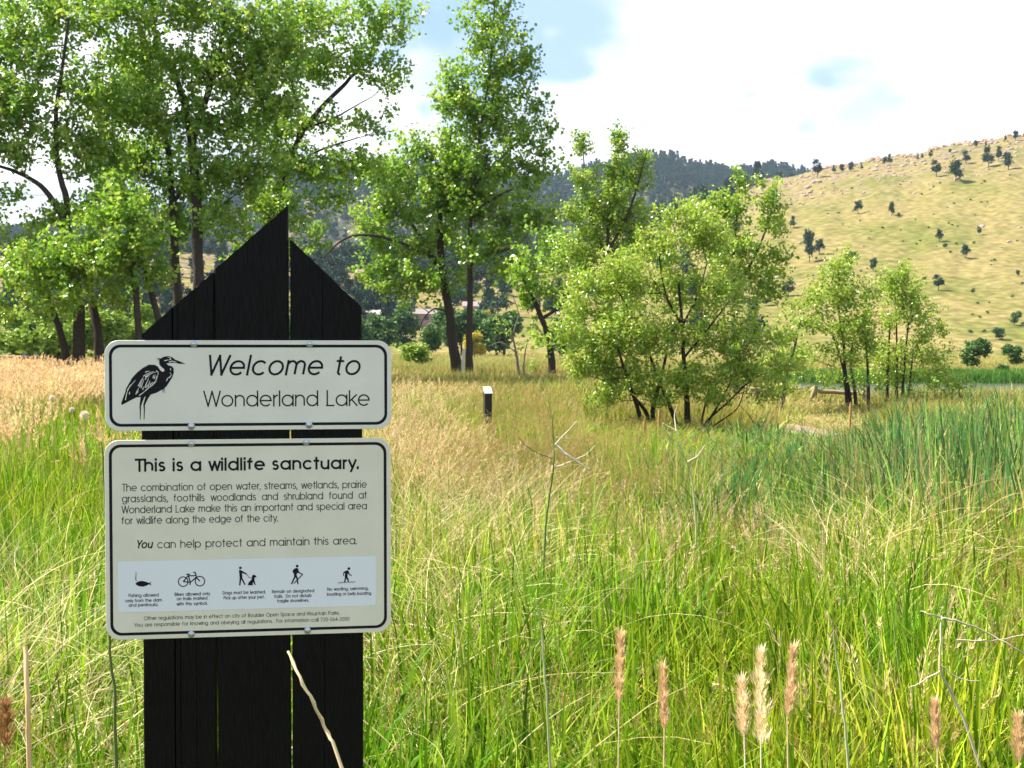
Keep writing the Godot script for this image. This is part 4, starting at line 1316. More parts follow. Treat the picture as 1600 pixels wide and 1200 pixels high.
func trees() -> void:
	var green := [Color(0.19, 0.335, 0.028), Color(0.24, 0.385, 0.035), Color(0.14, 0.28, 0.022), Color(0.3, 0.41, 0.06)]
	var fresh := [Color(0.27, 0.39, 0.04), Color(0.31, 0.42, 0.05), Color(0.22, 0.34, 0.035), Color(0.35, 0.43, 0.08)]
	make_twigs("cottonwood", 18, 0.42, 0.145, 0.125, green)
	make_twigs("cottonwood_far", 18, 0.55, 0.185, 0.155, green)
	make_twigs("poplar", 18, 0.24, 0.09, 0.08, green + fresh)
	make_twigs("young", 18, 0.26, 0.075, 0.062, fresh)
	make_twigs("willow", 22, 0.2, 0.085, 0.034, fresh, 0.3)
	var big := {"twigs": "cottonwood", "count": 112.0, "gap": -0.03, "grain": 9.0}
	var far := {"twigs": "cottonwood_far", "count": 58.0, "gap": -0.03, "grain": 8.0}
	var slim := {"twigs": "poplar", "count": 200.0, "gap": -0.16, "grain": 9.0, "bark": Color(0.12, 0.1, 0.075)}
	var sapling := {"twigs": "young", "count": 230.0, "gap": -0.15, "grain": 9.0, "bark": Color(0.075, 0.06, 0.05)}
	var osier := {"twigs": "willow", "count": 600.0, "gap": -0.1, "grain": 10.0, "bark": Color(0.06, 0.05, 0.042)}
	tree("cottonwood_tree", "leafy cottonwood with three dark trunks at the left edge", "tree", "tall cottonwoods", 40.0, 123, [[[125, 600, 123, 540, 122, 470, 112, 400, 103, 350], 0.21, 0.15, 0.0, 1], [[112, 600, 100, 540, 88, 500, 78, 470, 72, 430], 0.13, 0.07, -1.0, 1], [[162, 600, 153, 530, 146, 480, 136, 430, 128, 380], 0.17, 0.1, 1.0, 1], [[103, 352, 82, 312, 55, 284, 20, 266, -20, 254], 0.11, 0.04, 0.5], [[103, 352, 104, 312, 92, 268, 87, 190, 95, 120, 108, 30], 0.12, 0.04, -0.5], [[72, 430, 30, 412, -20, 405], 0.06, 0.03]], [[60, 425, 62, 42, 1.7, -2.0], [140, 395, 75, 36, 1.8, -2.5], [205, 420, 48, 36, 1.5, -2.0], [185, 465, 40, 22, 1.0], [150, 330, 60, 30, 1.0], [60, 345, 40, 26, 0.7], [25, 478, 50, 34, 0.9], [105, 462, 50, 30, 0.8, -2.5], [25, 175, 62, 60, 1.0], [60, 105, 60, 55, 0.9], [130, 225, 55, 55, 1.0], [45, 240, 50, 30, 1.0], [150, 150, 55, 55, 0.9], [90, 20, 75, 50, 1.0], [10, 50, 60, 60, 1.0], [175, 262, 45, 40, 0.9], [22, 305, 22, 16, 0.8], [10, 375, 40, 20, 0.6], [-50, 150, 60, 110, 1.0], [-50, 320, 50, 90, 0.9]], big)
	tree("cottonwood_tree", "large cottonwood whose dark trunk forks high above the sign", "tree", "tall cottonwoods", 42.0, 312, [[[314, 610, 311, 500, 309, 400, 306, 300, 300, 225], 0.2, 0.15, 0.0, 1], [[300, 228, 290, 175, 275, 120, 256, 90, 243, 55, 235, -10], 0.13, 0.05, 1.0], [[300, 228, 313, 180, 330, 130, 341, 92, 350, 45, 356, -20], 0.13, 0.05, -1.0], [[308, 380, 330, 340, 360, 310], 0.06, 0.03]], [[300, 105, 62, 45, 1.0], [375, 110, 60, 55, 1.1], [225, 85, 60, 55, 1.1], [195, 170, 66, 52, 1.2], [265, 185, 50, 40, 1.1], [360, 190, 60, 55, 1.2], [425, 150, 60, 50, 1.1], [335, 265, 60, 46, 1.1], [395, 265, 55, 46, 1.2], [350, 345, 50, 36, 1.0], [440, 85, 50, 40, 1.0], [300, 20, 80, 45, 1.1], [395, 35, 75, 45, 1.1], [190, 10, 70, 50, 1.1], [300, -60, 140, 60, 1.1]], big)
	tree("cottonwood_tree", "cottonwood with a bent trunk just left of the post's slope", "tree", "tall cottonwoods", 44.0, 285, [[[286, 610, 277, 450, 270, 320, 263, 238, 242, 168, 226, 110], 0.17, 0.06, 0.0, 1], [[270, 320, 300, 270, 330, 240], 0.07, 0.03]], [[225, 130, 50, 50, 1.0], [240, 240, 55, 45, 1.1], [185, 245, 50, 42, 1.0], [285, 300, 55, 45, 1.1], [210, 305, 50, 38, 1.0], [265, 355, 50, 32, 0.9]], big)
	tree("cottonwood_tree", "slender twin stemmed cottonwood left of the post", "tree", "tall cottonwoods", 38.0, 222, [[[224, 610, 216, 500, 210, 430, 206, 370, 200, 320], 0.11, 0.07, 0.0, 1], [[268, 610, 247, 500, 228, 420, 216, 370, 205, 320], 0.11, 0.06, 1.0, 1]], [[205, 335, 55, 36, 1.0], [235, 375, 45, 30, 0.9], [175, 300, 45, 34, 0.9], [255, 432, 32, 18, 0.6], [160, 345, 40, 26, 0.8]], big)
	tree("cottonwood_tree", "cottonwood behind the post whose limb leans to the upper right", "tree", "tall cottonwoods", 46.0, 405, [[[405, 610, 410, 460, 420, 345, 440, 278, 455, 242], 0.21, 0.15, 0.0, 1], [[455, 244, 476, 200, 506, 165, 540, 130, 570, 95, 602, 40], 0.12, 0.04, 1.0], [[476, 200, 520, 185, 565, 160], 0.05, 0.02], [[445, 265, 500, 235, 560, 215], 0.06, 0.02], [[465, 220, 468, 180, 455, 130], 0.06, 0.03]], [[480, 105, 60, 42, 1.0], [560, 92, 58, 34, 0.9], [612, 122, 44, 30, 0.8], [520, 185, 52, 28, 0.7], [600, 198, 46, 24, 0.7], [430, 205, 52, 46, 1.1], [480, 262, 60, 30, 1.0], [555, 262, 55, 28, 1.0], [440, 318, 52, 40, 1.1], [515, 312, 40, 22, 0.8], [405, 400, 45, 40, 1.0], [480, 372, 36, 26, 0.7], [490, 30, 80, 45, 1.0], [600, 30, 60, 40, 0.8]], big)
	tree("cottonwood_tree", "thicker trunked cottonwood of the pair right of the sign", "tree", "tall cottonwoods", 58.0, 714, [[[718, 620, 709, 550, 701, 482, 691, 425, 687, 370, 690, 290, 705, 200], 0.26, 0.09, 0.0, 1], [[691, 430, 673, 396, 655, 366, 628, 330], 0.15, 0.05, 1.0], [[690, 410, 640, 385, 585, 368, 540, 372, 506, 402], 0.09, 0.04, -1.0], [[702, 490, 680, 482, 662, 498, 655, 515], 0.05, 0.02]], [[640, 300, 66, 44, 1.1], [598, 335, 50, 40, 1.0], [662, 375, 60, 36, 1.0], [615, 398, 40, 30, 0.8], [705, 250, 55, 55, 1.1], [648, 235, 42, 36, 1.0], [585, 372, 38, 20, 0.8], [600, 270, 38, 30, 0.9], [665, 435, 55, 30, 1.0], [600, 430, 40, 30, 0.8], [720, 300, 50, 50, 0.8], [700, 330, 45, 45, 1.0], [720, 430, 30, 40, 0.4], [640, 460, 40, 24, 0.6], [580, 420, 34, 24, 0.7]], far)
	tree("cottonwood_tree", "slimmer tall cottonwood of the pair right of the sign", "tree", "tall cottonwoods", 57.0, 733, [[[733, 620, 733, 540, 734, 470, 735, 410, 734, 370, 741, 290, 751, 200, 765, 120, 772, 20], 0.17, 0.03, 0.0, 1], [[735, 412, 756, 401, 782, 393, 808, 384], 0.1, 0.04, -1.0], [[741, 290, 790, 240, 830, 205, 862, 198], 0.07, 0.02], [[738, 330, 790, 300, 830, 285], 0.07, 0.02]], [[765, 115, 55, 52, 1.0], [805, 100, 38, 36, 0.8], [780, 185, 60, 42, 1.0], [825, 205, 40, 26, 0.9], [738, 180, 48, 46, 1.0], [858, 196, 22, 10, 0.8], [760, 258, 66, 44, 1.1], [822, 270, 44, 34, 1.0], [730, 312, 55, 44, 1.1], [792, 335, 56, 40, 1.1], [838, 345, 40, 40, 0.9], [772, 395, 46, 30, 0.9], [765, 45, 60, 45, 1.0], [702, 140, 36, 46, 0.9], [745, 380, 36, 36, 0.8], [835, 150, 24, 40, 0.8], [800, 420, 45, 28, 0.7], [850, 250, 30, 30, 0.8], [770, -30, 50, 50, 1.0]], far)
	tree("small_cottonwood", "small crooked cottonwood left of the bright willow", "tree", "smaller trees beyond the grass", 50.0, 860, [[[861, 620, 862, 565, 856, 525, 846, 496, 832, 465], 0.17, 0.09, 0.0, 1], [[847, 498, 872, 483, 902, 470], 0.08, 0.04, -0.5], [[832, 465, 815, 430, 812, 400], 0.06, 0.03]], [[828, 425, 42, 36, 0.9], [868, 400, 42, 36, 0.9], [818, 475, 34, 28, 0.5], [882, 445, 38, 34, 0.8], [838, 535, 30, 30, 0.4], [892, 535, 30, 36, 0.5], [850, 370, 30, 24, 0.8]], far)
	tree("grey_sapling", "thin half dead grey sapling between the cottonwood pair and the crooked tree", "tree", "smaller trees beyond the grass", 48.0, 812, [[[814, 625, 809, 570, 803, 535, 795, 510], 0.07, 0.03, 0.0, 1], [[826, 620, 818, 575, 824, 530], 0.05, 0.02, 0.0, 1], [[806, 550, 782, 535, 766, 540], 0.03, 0.012], [[803, 535, 775, 500, 762, 495], 0.03, 0.012], [[800, 525, 810, 490, 800, 460], 0.03, 0.012]], [[805, 540, 22, 22, 0.4], [825, 570, 18, 22, 0.5], [790, 505, 22, 18, 0.4], [815, 595, 20, 14, 0.5]], {"twigs": "poplar", "count": 60.0, "gap": -0.1, "grain": 9.0, "bark": Color(0.3, 0.27, 0.23)})
	tree("poplar_tree", "upright poplar with pointed leafy spires left of the willow", "tree", "smaller trees beyond the grass", 40.0, 955, [[[955, 640, 955, 540, 951, 440, 950, 350, 957, 280, 970, 212], 0.11, 0.012, 0.0, 1], [[950, 410, 922, 335, 913, 260, 909, 208], 0.05, 0.01, 0.6], [[952, 390, 985, 325, 1003, 265, 1012, 232], 0.05, 0.01, -0.6]], [[909, 228, 11, 26, 1.4], [913, 275, 24, 30, 1.0], [967, 222, 12, 24, 1.4], [968, 262, 22, 28, 1.2], [963, 308, 42, 34, 1.1], [1006, 244, 13, 20, 1.1], [1000, 282, 22, 24, 1.0], [930, 330, 42, 32, 1.1], [985, 345, 42, 34, 1.1], [940, 380, 56, 38, 1.1], [898, 400, 38, 36, 1.0], [1012, 388, 32, 32, 1.0], [895, 335, 22, 18, 0.8], [930, 440, 55, 35, 0.9]], slim)
	tree("poplar_tree", "taller poplar rising behind the right side of the willow", "tree", "smaller trees beyond the grass", 32.0, 1150, [[[1152, 665, 1149, 570, 1146, 490, 1146, 420, 1150, 350, 1158, 275], 0.09, 0.01, 0.0, 1], [[1146, 455, 1180, 400, 1204, 335, 1213, 282], 0.045, 0.01, 0.5]], [[1151, 283, 11, 20, 1.3], [1152, 325, 34, 30, 1.1], [1200, 300, 22, 26, 1.0], [1205, 345, 28, 30, 1.0], [1170, 390, 48, 36, 1.0], [1118, 335, 28, 26, 0.9], [1190, 440, 42, 34, 0.8], [1130, 420, 40, 36, 0.9], [1218, 400, 16, 22, 0.8], [1090, 325, 22, 22, 0.7], [1210, 460, 26, 20, 0.5]], slim)
	tree("willow", "broad yellow green willow with many thin stems in mid meadow", "tree", "smaller trees beyond the grass", 22.0, 1060, [[[1076, 690, 1074, 640, 1072, 600, 1068, 560, 1066, 505, 1060, 440], 0.06, 0.02, 0.0, 1], [[1066, 690, 1045, 630, 1020, 570, 1002, 515], 0.045, 0.018, 0.3, 1], [[1003, 685, 999, 650, 985, 605, 965, 545], 0.05, 0.02, -0.4, 1], [[1022, 688, 1020, 640, 1034, 585, 1045, 530], 0.05, 0.02, 0.4, 1], [[1012, 688, 1012, 650, 990, 620], 0.045, 0.03, 0.3, 1], [[1082, 690, 1108, 655, 1138, 628, 1165, 602, 1190, 585], 0.025, 0.01, -0.3, 1], [[1080, 692, 1120, 662, 1152, 638, 1162, 612], 0.02, 0.008, -0.5, 1], [[1086, 690, 1118, 640, 1140, 600, 1150, 560], 0.025, 0.01, 0.2, 1], [[1090, 690, 1100, 640, 1112, 590], 0.025, 0.01, 0.5, 1], [[1066, 510, 1090, 460, 1105, 410], 0.025, 0.01], [[1068, 560, 1105, 515, 1140, 470], 0.025, 0.01], [[1002, 515, 975, 470, 955, 440], 0.02, 0.008], [[1066, 510, 1040, 460, 1030, 400], 0.025, 0.01]], [[1042, 378, 55, 38, 0.9], [1092, 372, 50, 38, 0.8], [962, 430, 62, 38, 0.9], [1022, 455, 66, 42, 0.9], [1100, 455, 66, 42, 0.8], [918, 478, 46, 36, 0.8], [962, 515, 66, 40, 0.9], [1050, 525, 62, 36, 0.7], [1130, 535, 66, 42, 0.8], [1185, 520, 42, 40, 0.7], [930, 568, 46, 36, 0.8], [995, 588, 52, 32, 0.7], [1092, 592, 46, 24, 0.4], [1165, 585, 50, 30, 0.7], [1212, 570, 32, 28, 0.6], [1200, 615, 34, 14, 0.6], [1062, 335, 36, 20, 0.6], [950, 625, 34, 14, 0.4], [890, 520, 26, 24, 0.5], [955, 605, 48, 26, 0.7], [1030, 618, 40, 18, 0.6], [1110, 622, 46, 16, 0.5], [905, 590, 30, 24, 0.6], [1060, 590, 50, 26, 0.6]], osier)
	tree("young_cottonwood", "left clump of young cottonwood stems by the rail fence", "tree", "smaller trees beyond the grass", 33.0, 1330, [[[1332, 670, 1328, 625, 1321, 585, 1318, 540, 1310, 480], 0.07, 0.025, 0.0, 1], [[1336, 670, 1336, 615, 1329, 570, 1335, 515], 0.06, 0.02, 0.4, 1], [[1322, 670, 1322, 615, 1316, 570, 1300, 520], 0.045, 0.02, -0.4, 1], [[1356, 670, 1357, 605, 1355, 560, 1350, 495], 0.05, 0.02, 0.5, 1]], [[1310, 422, 28, 24, 0.9], [1325, 402, 12, 16, 1.0], [1290, 458, 42, 30, 0.9], [1340, 458, 38, 30, 0.9], [1268, 500, 36, 32, 0.8], [1318, 508, 48, 34, 0.9], [1352, 525, 34, 30, 0.8], [1248, 470, 22, 18, 0.5], [1292, 548, 36, 24, 0.5], [1335, 565, 40, 26, 0.7], [1300, 590, 42, 18, 0.7], [1355, 598, 34, 18, 0.7], [1258, 560, 36, 24, 0.7]], sapling)
	tree("young_cottonwood", "right clump of young cottonwood stems nearest the lake", "tree", "smaller trees beyond the grass", 34.0, 1398, [[[1393, 670, 1387, 625, 1387, 580, 1390, 520], 0.06, 0.025, 0.0, 1], [[1401, 670, 1401, 610, 1402, 560, 1400, 490], 0.05, 0.02, 0.4, 1], [[1408, 668, 1411, 600, 1415, 550, 1420, 500], 0.045, 0.02, -0.4, 1], [[1417, 660, 1422, 595, 1427, 545], 0.04, 0.02, 0.3, 1]], [[1390, 442, 22, 22, 0.9], [1415, 432, 12, 20, 1.0], [1412, 462, 34, 28, 0.9], [1388, 500, 42, 32, 0.9], [1430, 490, 34, 32, 0.9], [1440, 530, 38, 32, 0.9], [1395, 550, 42, 26, 0.8], [1460, 560, 32, 22, 0.8], [1470, 590, 42, 16, 0.6], [1440, 590, 32, 20, 0.6], [1498, 618, 26, 10, 0.6], [1470, 515, 16, 14, 0.7], [1410, 592, 40, 20, 0.7], [1375, 575, 30, 22, 0.7], [1490, 600, 34, 14, 0.7]], sapling)
	tree("leaning_sapling", "small sapling with a leaning stem right of the willow", "tree", "smaller trees beyond the grass", 30.0, 1222, [[[1220, 640, 1228, 590, 1240, 548, 1250, 505], 0.05, 0.02, 0.0, 1]], [[1222, 520, 28, 26, 0.7], [1252, 508, 26, 26, 0.7], [1212, 562, 32, 20, 0.6], [1232, 606, 34, 12, 0.7], [1255, 575, 26, 20, 0.6], [1290, 598, 26, 12, 0.6]], sapling)
	var dead := weed("dead_snag", "bleached dead snag between the two cottonwood trunks", "stem", "", 56.5, 724, [["stem", [725, 604, 723, 570, 725, 545], 0.1, 0.07]], Color(0.5, 0.45, 0.38))
	dead.rotation.y = 0.0

func small_things() -> void:
	fence("weathered rail fence behind the young cottonwood stems", "rail fences", 35.5, [[1262, 640, 1275, 603, 0.07], [1280, 640, 1275, 612, 0.05], [1351, 650, 1355, 605, 0.1]], [[1273, 611, 1352, 615, 0.07], [1277, 626, 1350, 628, 0.055]], Color(0.42, 0.33, 0.22))
	fence("short log rail behind the right edge of the willow", "rail fences", 34.5, [[1142, 640, 1143, 604, 0.08], [1182, 640, 1181, 606, 0.08]], [[1138, 606, 1186, 609, 0.08]], Color(0.42, 0.33, 0.22))
	fence("grey rail fence with leaning boards at the left edge", "rail fences", 60.0, [[52, 580, 36, 550, 0.08], [72, 580, 55, 550, 0.08], [84, 580, 73, 555, 0.08]], [[-30, 557, 45, 558, 0.07], [-30, 572, 62, 572, 0.06]], Color(0.4, 0.36, 0.33))
	# marker post with a white slanting cap
	var foot := at(762, 600, 21.0)
	foot.y = ground_y(foot.x, foot.z)
	var o := thing("marker_post", foot, "short dark post with a white slanted cap in the meadow", "post", "", 0.25)
	var g := Geo.new()
	var w := 0.062
	var lo := at(762, 615, 21.0).y - foot.y
	var hi := lo + 0.1
	g.box(Vector3(-w, -0.2, -w), Vector3(w, lo - 0.03, w), Color(0.035, 0.025, 0.02))
	g.quad(Vector3(-w, lo - 0.03, w), Vector3(-w, lo, w), Vector3(w, lo, w), Vector3(w, lo - 0.03, w), Color(0.035, 0.025, 0.02))
	g.quad(Vector3(w, lo - 0.03, -w), Vector3(w, hi, -w), Vector3(-w, hi, -w), Vector3(-w, lo - 0.03, -w), Color(0.035, 0.025, 0.02))
	for s in [-w, w]:
		g.quad(Vector3(s, lo - 0.03, w), Vector3(s, lo, w), Vector3(s, hi, -w), Vector3(s, lo - 0.03, -w), Color(0.035, 0.025, 0.02))
	part("shaft", g, M.stem, o)
	var cap := Geo.new()
	var e := w + 0.006
	var up := Vector3(0, 0.012, 0)
	var q := [Vector3(-e, lo + 0.002, e), Vector3(-e, hi + 0.002, -e), Vector3(e, hi + 0.002, -e), Vector3(e, lo + 0.002, e)]
	cap.quad(q[0] + up, q[1] + up, q[2] + up, q[3] + up, Color.WHITE)
	for i in 4:
		cap.quad(q[i], q[i] + up, q[(i + 1) % 4] + up, q[(i + 1) % 4], Color.WHITE)
	part("cap", cap, M.white_vinyl, o)
	# stakes
	for s in [[1328, 628, 24.0, "orange tan stake in front of the left young cottonwoods"], [1029, 638, 20.5, "tan stake just right of the willow's left stems"], [1006, 653, 19.5, "shorter tan stake in front of the willow's left stems"]]:
		var f := at(s[0], 600, s[2])
		f.y = ground_y(f.x, f.z)
		var st := thing("wooden_stake", f, s[3], "stake", "stakes in the meadow")
		var sg := Geo.new()
		var top: float = at(s[0], s[1], s[2]).y - f.y
		var lean := Vector3(0.02, 0, 0)
		sg.tube(PackedVector3Array([Vector3(0, -0.1, 0), lean * 0.4 + Vector3(0, top * 0.5, 0), lean + Vector3(0, top - 0.06, 0), lean + Vector3(0, top, 0)]), PackedFloat32Array([0.028, 0.027, 0.026, 0.012]), 5, Color(0.55, 0.33, 0.14))
		part("shaft", sg, M.old_wood, st)
	# single stems that stand out of the grass
	var straw := Color(0.58, 0.46, 0.27)
	var white := Color(0.52, 0.46, 0.34)
	weed("reed_stalk", "jointed straw stalk leaning across the foot of the black post", "stalk", "stalks in the foreground", 2.3, 532, [["stem", [520, 1160, 507, 1133, 490, 1098, 468, 1058, 450, 1018], 0.0034, 0.0026]], straw, true)
	weed("reed_stalk", "cut straw stalk standing at the left edge of the foreground", "stalk", "stalks in the foreground", 2.5, 45, [["stem", [45, 1160, 43, 1090, 40, 1010], 0.0052, 0.0046]], Color(0.62, 0.42, 0.22))
	weed("green_stalk", "dark green stalk beside the lower left corner of the lower plate", "stalk", "stalks in the foreground", 2.75, 183, [["stem", [181, 1150, 178, 1070, 171, 1000, 169, 900, 165, 790, 158, 690], 0.0045, 0.0012]], Color(0.12, 0.16, 0.05))
	weed("green_stalk", "pale green bending stalk in the middle of the foreground", "stalk", "stalks in the foreground", 2.7, 858, [["stem", [857, 1150, 852, 1060, 846, 990, 838, 938], 0.0032, 0.0012]], Color(0.32, 0.36, 0.17))
	weed("green_stalk", "pale green stalk right of the thickest seed head", "stalk", "stalks in the foreground", 2.4, 1325, [["stem", [1322, 1150, 1314, 1080, 1308, 1030, 1303, 985], 0.0032, 0.001]], Color(0.33, 0.35, 0.2))
	weed("branched_weed", "tall dark green weed with white dead side twigs", "weed", "", 6.2, 850, [["stem", [851, 850, 855, 800, 860, 765, 866, 720, 865, 690, 863, 660, 866, 642], 0.006, 0.002], ["twig", [867, 695, 885, 676, 902, 658], 0.004, 0.002, white], ["twig", [867, 694, 890, 713, 921, 733], 0.006, 0.0035, Color(0.62, 0.58, 0.5)], ["twig", [866, 731, 892, 721, 912, 712, 930, 696], 0.0035, 0.0012, white], ["twig", [864, 716, 836, 706, 820, 695, 808, 680], 0.003, 0.0012], ["twig", [869, 683, 880, 685, 890, 685], 0.003, 0.001, white]], Color(0.075, 0.13, 0.04))
	weed("branched_weed", "thin weed with a bleached forked top in front of the reeds", "weed", "", 7.0, 1088, [["stem", [1088, 850, 1086, 800, 1080, 745, 1070, 715, 1060, 692, 1057, 672], 0.006, 0.003, Color(0.3, 0.33, 0.16)], ["twig", [1057, 674, 1047, 668, 1036, 661], 0.005, 0.003, white], ["twig", [1057, 674, 1054, 650, 1058, 632], 0.004, 0.002, white], ["twig", [1074, 722, 1090, 712, 1102, 695], 0.004, 0.0015, white]], white)
	weed("dead_weed", "bleached dead branching weed at the lower right", "weed", "", 3.3, 1500, [["stem", [1505, 1120, 1488, 1085, 1470, 1048, 1470, 1000, 1472, 962], 0.0042, 0.0022], ["twig", [1472, 966, 1500, 971, 1545, 990, 1578, 1008, 1605, 1025], 0.003, 0.0015], ["twig", [1472, 964, 1455, 960, 1438, 955], 0.0028, 0.001], ["twig", [1495, 1000, 1530, 1002, 1570, 998, 1610, 990], 0.0024, 0.001], ["twig", [1470, 1048, 1440, 1065, 1420, 1075], 0.0024, 0.001], ["twig", [1470, 1040, 1500, 1060, 1530, 1064], 0.002, 0.0008]], Color(0.42, 0.36, 0.28))
	# feathery seed heads close to the camera
	var rust := Color(0.72, 0.53, 0.32)
	var cream := Color(0.82, 0.66, 0.44)
	for p in [[1.9, 970, 984, 1098, 5, -8.0, rust, "leftmost tall rust seed head at the bottom edge"], [1.85, 1036, 1038, 1140, 4.5, 6.0, rust, "slim rust seed head right of the leftmost one"], [1.8, 1158, 1060, 1150, 9, 12.0, cream, "short pale seed head left of the thickest one"], [1.75, 1188, 1008, 1165, 15, 2.0, cream, "thickest pale tan seed head at the bottom edge"], [1.85, 1240, 1006, 1120, 7, -22.0, rust, "leaning rust seed head right of the thickest one"], [1.9, 1460, 1092, 1170, 4.5, 9.0, rust, "rust seed head below the dead weed"], [1.8, 8, 1095, 1170, 16, 0.0, Color(0.3, 0.16, 0.07), "dark brown seed head in the lower left corner"], [1.8, 1592, 1118, 1190, 8, 0.0, rust, "small seed head in the lower right corner"]]:
		plume(p[7], p[0], p[1], p[2], p[3], p[4], p[5], p[6])
	for p in [[9.0, 132, 648, 0.03, "largest white thistle puff left of the upper plate"], [11.0, 81, 622, 0.025, "white thistle puff farther left and higher than the largest"], [10.0, 112, 640, 0.02, "small white thistle puff just left of the largest"]]:
		var f := at(p[1], 600, p[0])
		f.y = ground_y(f.x, f.z)
		var t := thing("thistle", f, p[4], "thistle", "thistles in the left grass")
		var top: Vector3 = at(p[1], p[2], p[0]) - f
		var sg := Geo.new()
		sg.tube(PackedVector3Array([Vector3(0, -0.03, 0), top * Vector3(1, 0.5, 1) + Vector3(0.02, 0, 0), top]), PackedFloat32Array([0.005, 0.004, 0.003]), 6, Color(0.25, 0.24, 0.1))
		part("stem", sg, M.stem, t)
		var h := Geo.new()
		for i in 260:
			var dir := (ball() + Vector3(0, 0.25, 0)).normalized()
			leaf(h, top + dir * p[3] * 0.3, dir, ball(), p[3] * rng.randf_range(0.6, 1.1), 0.004, jitter(Color(0.72, 0.64, 0.56), 0.12))
		part("flower_head", h, M.straw, t)

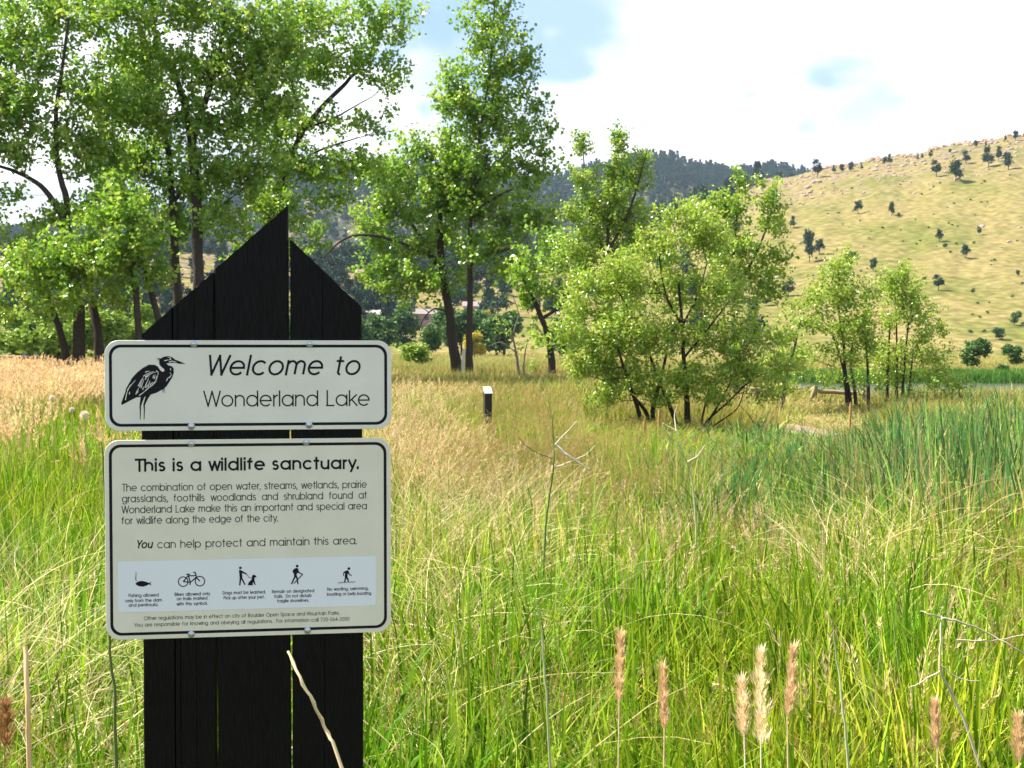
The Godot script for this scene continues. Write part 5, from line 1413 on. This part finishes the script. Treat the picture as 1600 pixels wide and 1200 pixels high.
func materials() -> void:
	M.print = tinted(0.55, 0.22)
	M.cream = plain(Color(0.71, 0.72, 0.64), 0.38, 0.5)
	M.cream.albedo_texture = noise_texture(0.006, 4, Color(0.96, 0.96, 0.95), Color(1, 1, 1), 3)
	M.cream.uv1_triplanar = true
	M.cream.uv1_scale = Vector3(2.0, 2.0, 2.0)
	M.cream_aged = M.cream.duplicate()
	M.cream_aged.albedo_color = Color(0.71, 0.7, 0.58).linear_to_srgb()
	M.white_vinyl = plain(Color(0.7, 0.75, 0.79), 0.4, 0.5)
	M.zinc = plain(Color(0.5, 0.55, 0.6), 0.3, 0.5)
	M.zinc.metallic = 0.9
	M.stained_wood = tinted(0.55, 0.27)
	M.stained_wood.albedo_texture = noise_texture(0.04, 5, Color(0.3, 0.3, 0.3), Color(1, 1, 1), 27)
	M.stained_wood.heightmap_enabled = true
	M.stained_wood.heightmap_texture = noise_texture(0.03, 4, Color.BLACK, Color.WHITE, 21)
	M.stained_wood.heightmap_scale = 0.3
	M.stained_wood.uv1_triplanar = true
	M.stained_wood.uv1_scale = Vector3(14, 0.7, 14)
	M.bark = tinted(0.9, 0.2)
	M.bark.albedo_texture = noise_texture(0.05, 3, Color(0.55, 0.55, 0.55), Color(1, 1, 1), 8, 256)
	M.bark.uv1_triplanar = true
	M.bark.uv1_scale = Vector3(3, 0.8, 3)
	M.bark.heightmap_enabled = true
	M.bark.heightmap_texture = M.bark.albedo_texture
	M.bark.heightmap_scale = 3.0
	M.old_wood = tinted(0.85, 0.2)
	M.old_wood.albedo_texture = M.bark.albedo_texture
	M.old_wood.uv1_triplanar = true
	M.old_wood.uv1_scale = Vector3(5, 5, 5)
	M.stem = tinted(0.7, 0.3)
	M.leaves = tinted(0.34, 0.55, 0.9)
	M.far_leaves = tinted(0.6, 0.3, 0.4)
	M.needles = tinted(0.8, 0.2)
	M.grass = tinted(0.5, 0.2, 0.7)
	M.straw = tinted(0.5, 0.3, 0.6)
	M.soil = tinted(0.95, 0.1)
	M.soil.albedo_texture = noise_texture(0.02, 5, Color(0.5, 0.5, 0.5), Color(1, 1, 1), 12)
	M.soil.uv1_triplanar = true
	M.soil.uv1_scale = Vector3(0.5, 0.5, 0.5)
	M.hill = tinted(0.95, 0.1)
	M.hill.albedo_texture = noise_texture(0.02, 6, Color(0.56, 0.58, 0.53), Color(1, 1, 1), 14, 1024)
	M.hill.uv1_triplanar = true
	M.hill.uv1_scale = Vector3(0.0093, 0.0093, 0.0093)
	M.path = plain(Color(0.42, 0.31, 0.25), 0.95, 0.1)
	M.path.albedo_texture = M.soil.albedo_texture
	M.path.uv1_triplanar = true
	M.water = plain(Color(0.035, 0.055, 0.04), 0.12, 0.5)
	M.water.heightmap_enabled = true
	M.water.heightmap_texture = noise_texture(0.03, 3, Color.BLACK, Color.WHITE, 31)
	M.water.heightmap_scale = 1.0
	M.water.uv1_triplanar = true
	M.water.uv1_scale = Vector3(0.3, 0.3, 0.3)
	M.dark_glass = plain(Color(0.03, 0.035, 0.04), 0.15, 0.5)

func _ready() -> void:
	# camera
	var cam := Camera3D.new()
	cam.name = "camera"
	cam.position = EYE
	cam.rotation.x = -PITCH
	cam.fov = rad_to_deg(2.0 * atan(600.0 / LENS))
	cam.far = 6000.0
	cam.near = 0.05
	var lens := CameraAttributesPhysical.new()
	lens.frustum_focal_length = 24.0 * LENS / 1200.0
	lens.frustum_focus_distance = 3.4
	lens.exposure_aperture = 16.0
	lens.frustum_far = 6000.0
	lens.frustum_near = 0.05
	cam.attributes = lens
	add_child(cam)
	cam.current = true
	# sky, sun, exposure
	var env := Environment.new()
	env.background_mode = Environment.BG_SKY
	env.tonemap_mode = Environment.TONE_MAPPER_LINEAR
	env.tonemap_exposure = 3.7
	env.sdfgi_enabled = true
	env.ssao_enabled = true
	env.ssil_enabled = true
	var sky := Sky.new()
	var pano := PanoramaSkyMaterial.new()
	pano.panorama = ImageTexture.create_from_image(cloud_image())
	sky.sky_material = pano
	env.sky = sky
	env.fog_enabled = true
	env.fog_density = 0.00007
	env.fog_light_color = Color(0.72, 0.82, 0.95)
	var world := WorldEnvironment.new()
	world.name = "world"
	world.environment = env
	add_child(world)
	var sun := DirectionalLight3D.new()
	sun.name = "sun"
	sun.light_energy = 1.6
	sun.light_angular_distance = 0.5
	sun.light_color = Color(1.0, 0.965, 0.9)
	sun.shadow_enabled = true
	add_child(sun)
	sun.look_at_from_position(Vector3.ZERO, -Vector3(-0.58, 0.80, -0.14))

	rng.seed = 20240711
	rough_noise.seed = 4
	rough_noise.frequency = 0.05
	rough_noise.fractal_octaves = 3
	patch_noise.seed = 9
	patch_noise.frequency = 0.05
	patch_noise.fractal_octaves = 3
	gap_noise.seed = 17
	gap_noise.frequency = 0.1
	gap_noise.fractal_octaves = 2
	materials()
	land()
	far_things()
	trees()
	trail_sign()
	small_things()
	meadow()
